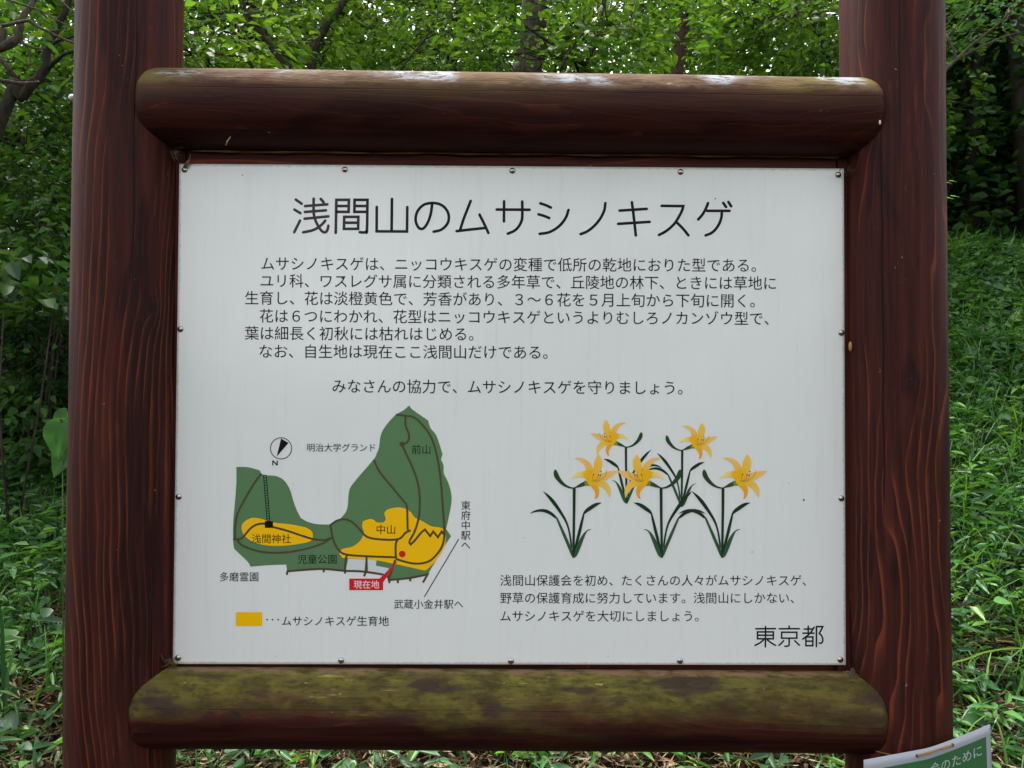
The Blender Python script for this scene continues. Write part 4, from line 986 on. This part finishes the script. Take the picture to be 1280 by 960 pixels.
# ------------------------------------------------------------------ shrubs at the left
SG = 'shrubs at the left of the sign'
def shrub(label, c, rad, ns_, leafL, cols, ratio=.5, per=26, spray=.22, **kw):
    b_ = Vector((c.x, c.y, tz(c.x, c.y)-.03)); root = empty('shrub', tuple(b_), label, 'shrub', SG)
    g = Geo(); top = []
    for i in range(2):
        a_ = rng.uniform(0, 6.28); e = c+Vector((math.cos(a_)*rad[0]*.5, math.sin(a_)*rad[1]*.5, rng.uniform(-.2, .3)*rad[2]))
        m_ = (b_+e)/2+Vector((rng.normal(0, .08), rng.normal(0, .08), .05)); tube(g, [b_, m_, e], [.008, .006, .003], 5); top.append(e)
    g.build('stem', BARKD, root)
    low = c.z-b_.z; ells = [(c, rad, ns_)]
    if low > rad[2] and not kw.pop('hang', False): ells += [(b_+(c-b_)*.5, (rad[0]*.85, rad[1]*.85, low*.33), int(ns_*.7)), (b_+(c-b_)*.12+Vector((0, 0, .1)), (rad[0]*.8, rad[1]*.8, .15), int(ns_*.5))]
    crown(root, ells, top, leafL, cols, spray=spray, per=per, ratio=ratio, barkm=BARKD, twigp=.22, **kw)
shrub('broad-leaved shrub filling the upper left edge', P(30, 190, 4.4), (.75, .6, .55), 60, .085, GREENS+DEEP)
shrub('glossy shrub with dark leaves at left middle height', P(55, 275, 3.9), (.62, .5, .40), 64, .070, DEEP+GREENS)
shrub('low shrub whose large oval leaves hang before the dark hollow', P(20, 338, 3.0), (.50, .35, .12), 18, .105, BLUISH+GREENS, ratio=.55, per=12, hang=True)
shrub('fine-leaved shrub behind the left post', P(95, 130, 5.2), (1.0, .6, .9), 120, .06, GREENS+DEEP+DEEP)
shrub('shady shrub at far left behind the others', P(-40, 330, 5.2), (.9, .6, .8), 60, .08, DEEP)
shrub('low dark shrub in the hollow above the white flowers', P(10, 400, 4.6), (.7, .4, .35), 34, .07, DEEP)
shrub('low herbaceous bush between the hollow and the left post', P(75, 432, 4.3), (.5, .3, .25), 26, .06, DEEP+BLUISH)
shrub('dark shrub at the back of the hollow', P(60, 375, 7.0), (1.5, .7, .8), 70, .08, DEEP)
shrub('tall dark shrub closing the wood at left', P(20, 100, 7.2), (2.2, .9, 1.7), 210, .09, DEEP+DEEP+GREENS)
shrub('low dark shrub under the trees beyond the right post', P(1235, 215, YR+1.4), (1.3, .8, .45), 60, .07, DEEP+BLUISH)

# ------------------------------------------------------------------ undergrowth (nobody could count it)
def scatter(n, x0, x1, y0, y1): return rng.uniform(x0, x1, n), rng.uniform(y0, y1, n)
def density(x, y):      # thin near the sign, thick on the bank
    d = np.clip((y-1.55)/1.3, 0, 1); right = np.clip((x-1.2)/1.2, 0, 1)
    patch = .5+.5*np.sin(x*2.3+1)*np.sin(y*2.9+.5)
    return np.clip(.30+.20*patch+.75*d+.30*right*np.clip((y-.8)/1, 0, 1), 0, 1)
def keep(x, y):
    k = rng.uniform(0, 1, len(x)) < density(x, y); return x[k], y[k]
def fan(x, y): # only where a step to either side could still see
    k = np.abs(x) < 2.6+.95*(y+1.2); return x[k], y[k]

g = Geo()
x, y = fan(*scatter(12000, -9, 9, .35, 6)); x2, y2 = fan(*scatter(30000, -3.2, 3.4, .4, 3.6)); x3, y3 = scatter(24000, -2.4, 2.9, .8, 2.5); x = np.concatenate([x, x2, x3]); y = np.concatenate([y, y2, y3]); n = len(x)
B = np.stack([x, y, terr(x, y)+rng.uniform(.002, .028, n)], 1); D = rng.normal(0, 1, (n, 3))*np.array([1, 1, .22]); N_ = np.array([0, 0, 1])+rng.normal(0, .45, (n, 3))
wide = rng.uniform(0, 1, n) < .22; L_ = np.where(wide, rng.uniform(.02, .05, n), rng.uniform(.03, .12, n)); W_ = np.where(wide, L_*.5, .0025+L_*.055)
leaf_batch(g, B, D, N_, L_, W_, clampc(pick([(.20, .135, .075), (.15, .085, .045), (.28, .21, .13), (.09, .05, .028), (.34, .27, .17), (.12, .07, .04)], n, .25)), droop=-.12, fold=.3)
# twigs
for i in range(700):
    X_, Y_ = rng.uniform(-3, 3), rng.uniform(.5, 4); a_ = rng.uniform(0, 6.28); l_ = rng.uniform(.05, .18); z_ = tz(X_, Y_)+.015
    e = np.array([math.cos(a_)*l_, math.sin(a_)*l_, rng.normal(0, .015)]); e[2] += tz(X_+e[0], Y_+e[1])-tz(X_, Y_)
    p = np.array([X_, Y_, z_]); tube(g, [p, p+e*.5+rng.normal(0, .006, 3), p+e], [.0022, .0018, .0012], 4, tuple(clampc(np.array((.26, .18, .11))*rng.uniform(.5, 1.4))), cap=False)
tag(g.build('leaf_litter', DRY), 'dry straw-coloured leaf litter and twigs under the plants', 'leaf litter', None, 'stuff')

GC = [(.046, .135, .036), (.078, .20, .045), (.062, .165, .060), (.115, .25, .046), (.030, .08, .032)]
g = Geo()
x, y = keep(*fan(*scatter(36000, -11, 11, .4, 11))); x2, y2 = keep(*fan(*scatter(34000, -4, 5.2, .4, 5.2))); x = np.concatenate([x, x2]); y = np.concatenate([y, y2]); n = len(x)
B = np.stack([x, y, terr(x, y)-.005], 1); L_ = rng.uniform(.08, .30, n)*np.where(y < 1.6, .62, 1)*(1+.06*y)*np.where(x > 1, 1.25, 1); W_ = rng.uniform(.004, .013, n)*(1+.10*np.maximum(0, y-3))
D = rng.normal(0, 1, (n, 3)); D[:, 2] = rng.uniform(.7, 2.6, n); D = norm(D)
blade_batch(g, B, D, L_, W_, clampc(pick(GC, n, .22)), rng.uniform(.5, 2.0, n), seg=4)
tag(g.build('grass', GRASS), 'long arching grass blades covering the bank behind the sign', 'grass', None, 'stuff')

g = Geo()   # leafy herbs: lance leaves in whorls on short stems
x, y = keep(*fan(*scatter(11000, -11, 11, .6, 13))); x2, y2 = keep(*fan(*scatter(5200, -4, 4.2, .6, 5))); x = np.concatenate([x, x2]); y = np.concatenate([y, y2]); n = len(x)
h = rng.uniform(.06, .30, n)*np.where(y < 1.7, .55, 1); K = 6
zb = terr(x, y); cc = pick(GC, n, .2)
for k in range(K):
    f = rng.uniform(.35, 1.0, n); a_ = k*2.4+rng.uniform(0, 6.28, n)
    B = np.stack([x+rng.normal(0, .015, n), y+rng.normal(0, .015, n), zb+h*f], 1); D = np.stack([np.cos(a_), np.sin(a_), rng.uniform(-.25, .5, n)], 1)
    L_ = rng.uniform(.04, .115, n)*(1+.10*np.maximum(0, y-3)); leaf_batch(g, B, D, np.array([0, 0, 1])+rng.normal(0, .35, (n, 3)), L_, L_*rng.uniform(.2, .34, n), clampc(cc*(1+rng.normal(0, .12, (n, 1)))), droop=.25, shape=(.32, .5, .68, .33))
B = np.stack([x, y, zb], 1); blade_batch(g, B, norm(np.stack([rng.normal(0, .1, n), rng.normal(0, .1, n), np.ones(n)], 1)), h*1.05, np.full(n, .0035), clampc(cc*.8), rng.uniform(.0, .3, n), seg=2)
tag(g.build('herb_layer', GRASS), 'leafy green herbs crowding the bank between grass blades', 'undergrowth', None, 'stuff')

g = Geo()   # broad heart and oval leaves held flat
x, y = keep(*fan(*scatter(12000, -11, 11, .6, 13.5))); x2, y2 = keep(*fan(*scatter(3800, -4, 4.2, .6, 5))); x = np.concatenate([x, x2]); y = np.concatenate([y, y2]); x3, y3 = scatter(16000, 1.2, 9, 4, 13); x4, y4 = scatter(8000, -9, -2, 4, 12); x = np.concatenate([x, x3, x4]); y = np.concatenate([y, y3, y4]); n = len(x)
B = np.stack([x, y, terr(x, y)+rng.uniform(.04, .22, n)*np.where(y < 1.7, .5, 1)], 1); a_ = rng.uniform(0, 6.28, n)
D = np.stack([np.cos(a_), np.sin(a_), rng.uniform(-.4, .2, n)], 1); L_ = rng.uniform(.035, .085, n)*(1+.16*np.maximum(0, y-2.5))
leaf_batch(g, B, D, np.array([0, -.15, 1])+rng.normal(0, .28, (n, 3)), L_, L_*rng.uniform(.7, .95, n), clampc(pick([(.045, .12, .045), (.06, .15, .05), (.035, .09, .035), (.09, .19, .05)], n, .2)), droop=.2, fold=.14, detail=1, shape=(.34, .5, .68, .34))
tag(g.build('broadleaf_cover', GRASS), 'heart-shaped and oval leaves spread low over the bank', 'undergrowth', None, 'stuff')

# ------------------------------------------------------------------ plants that can be told apart
def heart_leaf(parent, c, D, N, L, W, col, mat=LEAF, name='leaf', tip=1.0):
    """a larger leaf, rounded outline with a fold and side veins"""
    D = Vector(D).normalized(); N = Vector(N).normalized(); S = D.cross(N).normalized(); N = S.cross(D)
    prof = [(-.06, .0), (-.10, .22), (.02, .44), (.20, .50), (.40, .46), (.60, .34), (.80, .17), (1.0, .0)]
    V = []; F = []
    for i, (t, wd) in enumerate(prof):
        for s in (-1, -.5, 0, .5, 1):
            tt = t if abs(s) > .3 or i else .04
            p = Vector(c)+D*(L*tt)+S*(W*wd*s)+N*(W*.16*abs(s)*wd*2-L*.16*t*t+W*.025*math.sin(i*2.2)*abs(s)); V.append(tuple(p))
    for i in range(len(prof)-1):
        for j in range(4): a0 = i*5+j; F += [(a0, a0+1, a0+6), (a0, a0+6, a0+5)]
    vc = np.array([np.array(col)*(1.5 if j == 2 else (.82 if i % 2 else 1.1)) for i in range(len(prof)) for j in range(5)])
    return mk(name, V, F, mat, parent, col=clampc(vc), smooth=True)
def plant(label, base, leaves, colr, cat='plant', stemr=.003, name='leafy_plant'):
    root = empty(name, tuple(base), label, cat)
    for (c, D, N, L, W) in leaves:
        heart_leaf(root, c, D, N, L, W, tuple(np.array(colr)*random.uniform(.85, 1.15)))
        g = Geo(); m_ = (Vector(base)+Vector(c))/2+Vector((0, 0, .03)); tube(g, [base, m_, c], [stemr, stemr*.8, stemr*.5], 5, (.10, .16, .04)); g.build('stem', LEAF, root, smooth=True)
    return root
Yp = 1.25
gb_ = P(78, 600, Yp); base = Vector((gb_.x+.02, Yp, tz(gb_.x, Yp)))
plant('bright green plant with big heart leaves against the left post', base,
      [(P(85, 515, Yp), (-.35, -.3, -.75), (-.2, -1, .35), .085, .07), (P(78, 528, Yp-.02), (-.05, -.25, -1), (-.1, -1, .25), .13, .105), (P(88, 560, Yp), (-.45, -.3, -.9), (-.1, -1, .45), .11, .09), (P(96, 535, Yp+.05), (.7, -.2, -.4), (.1, -.8, .6), .10, .085)], (.034, .10, .026))
def small_plant(label, px, py, n, L, colr, spread=.05, h=.07):
    g0 = on_ground(px, py+8); ls = []
    for k in range(n):
        a_ = k*2.4+random.random(); c = g0+Vector((math.cos(a_)*spread*.4, math.sin(a_)*spread*.4, h*random.uniform(.6, 1.1)))
        ls.append((c, (math.cos(a_), math.sin(a_), -.15), (random.uniform(-.2, .2), -.35, 1), L*random.uniform(.75, 1.1), L*.85))
    return plant(label, g0, ls, colr)
small_plant('heart-leaved plant low beside the foot of the right post', 1222, 868, 4, .06, (.06, .17, .06))
small_plant('pair of pale heart leaves above the notice, upper one', 1212, 585, 3, .06, (.12, .24, .09))
small_plant('round-leaved seedling near lower left corner', 42, 842, 4, .05, (.07, .17, .07))
small_plant('broad-leaved herb left of the left post at knee height', 55, 672, 4, .075, (.045, .14, .045))
small_plant('light green herb in shade left of the left post', 15, 590, 4, .08, (.06, .17, .05))
WP = plain('white_petal', (.78, .80, .76), .6); YC = plain('flower_spike', (.45, .42, .06), .7)
def white_flower(label, px, py, s, Y=None):
    g0 = on_ground(px, py); c = g0 if Y is None else P(px, py, Y); c = c+Vector((0, -.05, .03)); gz = tz(c.x, c.y)
    root = empty('white_flower', (c.x, c.y, gz), label, 'flower', 'white four-petalled flowers in the undergrowth')
    g = Geo(); tube(g, [(c.x, c.y, gz), (c.x+.004, c.y, (gz+c.z)/2), tuple(c)], [.0016, .0014, .0012], 5, (.08, .14, .04)); g.build('stem', LEAF, root)
    for k in range(4):
        a_ = k*math.pi/2+.5; heart_leaf(root, c, (math.cos(a_), math.sin(a_), -.05), (0, -.3, 1), s, s*.6, (1, 1, 1), WP, 'petal')
    g = Geo(); tube(g, [tuple(c), tuple(c+Vector((0, 0, s*.9)))], [s*.16, s*.10], 8); g.build('spike', YC, root, smooth=True)
white_flower('white flower among litter, lowest of those left of post', 53, 787, .019)
white_flower('white flower in green herbs left of the post, middle height', 29, 620, .020)
white_flower('white flower in the dark hollow, left one', 36, 400, .04, 4.2)
white_flower('white flower in the dark hollow, middle one', 45, 397, .045, 4.2)
white_flower('white flower in the dark hollow, right one', 59, 396, .04, 4.2)

def arch(label, pts, w_, col=(.09, .20, .07), name='grass_blade'):
    root_p = pts[0]; pts = [Vector(p) for p in catmull([tuple(p) for p in pts], 6, 170)]; n = len(pts); V = []; F = []
    for i, p in enumerate(pts):
        t = i/(n-1); d = (pts[min(i+1, n-1)]-pts[max(i-1, 0)]).normalized(); s = d.cross(Vector((0, .8, .6))).normalized(); ww = w_*(1-t**3)*(.5+.5*min(1, t*5))+.0004; nn = s.cross(d)
        V += [tuple(p-s*ww/2+nn*ww*.18), tuple(p), tuple(p+s*ww/2+nn*ww*.18)]
    for i in range(n-1):
        for j in (0, 1): a0 = i*3+j; F += [(a0, a0+1, a0+4), (a0, a0+4, a0+3)]
    o = mk(name, V, F, GRASS, None, col=np.array(col), smooth=True); return tag(o, label, 'grass')
Y2 = 1.35
arch('long grass blade arching right from behind the right post', [P(1176, 850, Y2)+Vector((-.02, 0, -.15)), P(1185, 838, Y2), P(1210, 824, Y2), P(1240, 814, Y2), P(1280, 811, Y2), P(1330, 822, Y2)], .0125, (.12, .24, .09))
bb = on_ground(1248, 690); arch('upright broad blade folded over right of the right post', [bb, P(1243, 660, bb.y), P(1243, 634, bb.y), P(1250, 622, bb.y-.02), P(1262, 612, bb.y-.03), P(1276, 606, bb.y-.04)], .016, (.06, .16, .06))
bb = on_ground(2, 905); arch('dark upright blade at lower left edge of the picture', [bb, P(4, 870, bb.y), P(3, 820, bb.y), P(1, 770, bb.y), P(-6, 740, bb.y)], .02, (.02, .07, .03))
bb = on_ground(8, 905); arch('grey-green blade beside the dark upright one at lower left', [bb, P(7, 860, bb.y), P(14, 825, bb.y), P(22, 800, bb.y)], .014, (.06, .13, .07))
bb = on_ground(30, 922); arch('blade drooping forward at lower left', [bb, P(22, 895, bb.y), P(17, 878, bb.y), P(21, 892, bb.y-.06), P(26, 912, bb.y-.09)], .016, (.10, .19, .10))
bb = on_ground(46, 705); arch('pale green blade sweeping up to the left post, upper one', [bb, P(56, 695, bb.y), P(70, 688, bb.y), P(84, 685, bb.y), P(100, 690, bb.y)], .013, (.08, .19, .07))
bb = on_ground(30, 735); arch('pale green blade sweeping up to the left post, lower one', [bb, P(45, 718, bb.y), P(62, 705, bb.y), P(84, 697, bb.y), P(100, 699, bb.y)], .013, (.08, .19, .07))

# wooden edging boards lying in the undergrowth at the left
for (px, py, L_, lab, rz) in [(8, 492, .42, 'weathered reddish board in the undergrowth at the left edge', .35), (38, 466, .16, 'short pale-topped timber stub in the undergrowth', .05)]:
    q = on_ground(px, py); o = box('timber_edging', -L_/2, L_/2, -.02, .02, -.06, .06, plain('old_timber', (.16, .085, .045), .8, var=.35, scale=18), None, .004)
    o.location = (q.x-.0, q.y-.15, q.z+.11); o.rotation_euler = (.5, .1, rz); tag(o, lab, 'timber')

# lobed maple leaves on a twig near the sign, each one large enough to pick out
def lobed(parent, c, D, N, s, col):
    D = Vector(D).normalized(); N = Vector(N).normalized(); S = D.cross(N).normalized(); N = S.cross(D); V = [tuple(c)]; n = 0
    angs = [(-130, .42), (-105, .28), (-72, .82), (-50, .40), (-35, .46), (-22, .42), (0, 1.0), (22, .42), (35, .46), (50, .40), (72, .82), (105, .28), (130, .42)]
    angs = [(-150, .30), (-112, .50), (-88, .36), (-52, .88), (-25, .50), (0, 1.12), (25, .50), (52, .88), (88, .36), (112, .50), (150, .30)]
    for a_, r_ in angs:
        t = math.radians(a_); V.append(tuple(Vector(c)+D*(math.cos(t)*r_*s+.1*s)+S*(math.sin(t)*r_*s)+N*(-.22*s*r_*r_+.05*s*math.sin(a_))))
    F = [(0, i, i+1) for i in range(1, len(V)-1)]+[(0, len(V)-1, 1)]
    return mk('leaf', V, F, LEAF, parent, col=np.array(col))
MB_ = empty('maple_bough', P(820, -60, 2.4), 'maple bough with large lobed leaves hanging above the rail right of centre', 'branch')
g = Geo(); tw = [P(840, -60, 2.4), P(800, -20, 2.35), P(770, 5, 2.3), P(760, 22, 2.3)]; tube(g, tw, [.006, .005, .003, .0015], 5, (.05, .04, .03)); tw2 = [P(800, -20, 2.35), P(790, 25, 2.3), P(785, 45, 2.3), P(780, 70, 2.3)]
tube(g, tw2, [.004, .003, .002, .001], 5); g.build('twig', BARKD, MB_)
for (x, y, s, dx, dz) in [(772,22,.030,.5,-.5),(782,8,.034,.9,-.2),(765,34,.028,.2,-.8),(776,46,.030,.6,-.4),(788,68,.032,.9,-.5),(780,70,.024,-.3,-.8),(800,78,.026,.8,-.6),(752,8,.028,-.4,-.5),(762,-6,.03,-.2,-.6),(745,22,.026,-.7,-.4),(760,44,.024,-.5,-.5),(792,-10,.032,.8,-.2),(735,38,.024,-.5,-.6),(770,58,.024,.1,-.8)]:
    lobed(MB_, P(x, y, 2.3+random.uniform(-.08, .08)), (dx, random.uniform(-.3, .3), dz), (random.uniform(-.3, .3), -.75, .8), s*1.05, (.10*random.uniform(.8, 1.3), .22*random.uniform(.8, 1.2), .045))
FB = empty('leafy_twig', P(1150, 200, 2.2), 'light green fern-like leaves poking out beside the right post', 'branch')
for (x, y, L_) in [(1184, 228, .035), (1190, 226, .035), (1184, 247, .045), (1192, 245, .04), (1183, 238, .02)]:
    heart_leaf(FB, P(x-3, y, 2.2), (1, -.1, -.05), (0, -.5, 1), L_, L_*.35, (.16, .30, .10))
g = Geo(); tube(g, [P(1150, 240, 2.2), P(1170, 232, 2.2), P(1188, 236, 2.2)], [.003, .002, .001], 5); g.build('twig', BARKD, FB)
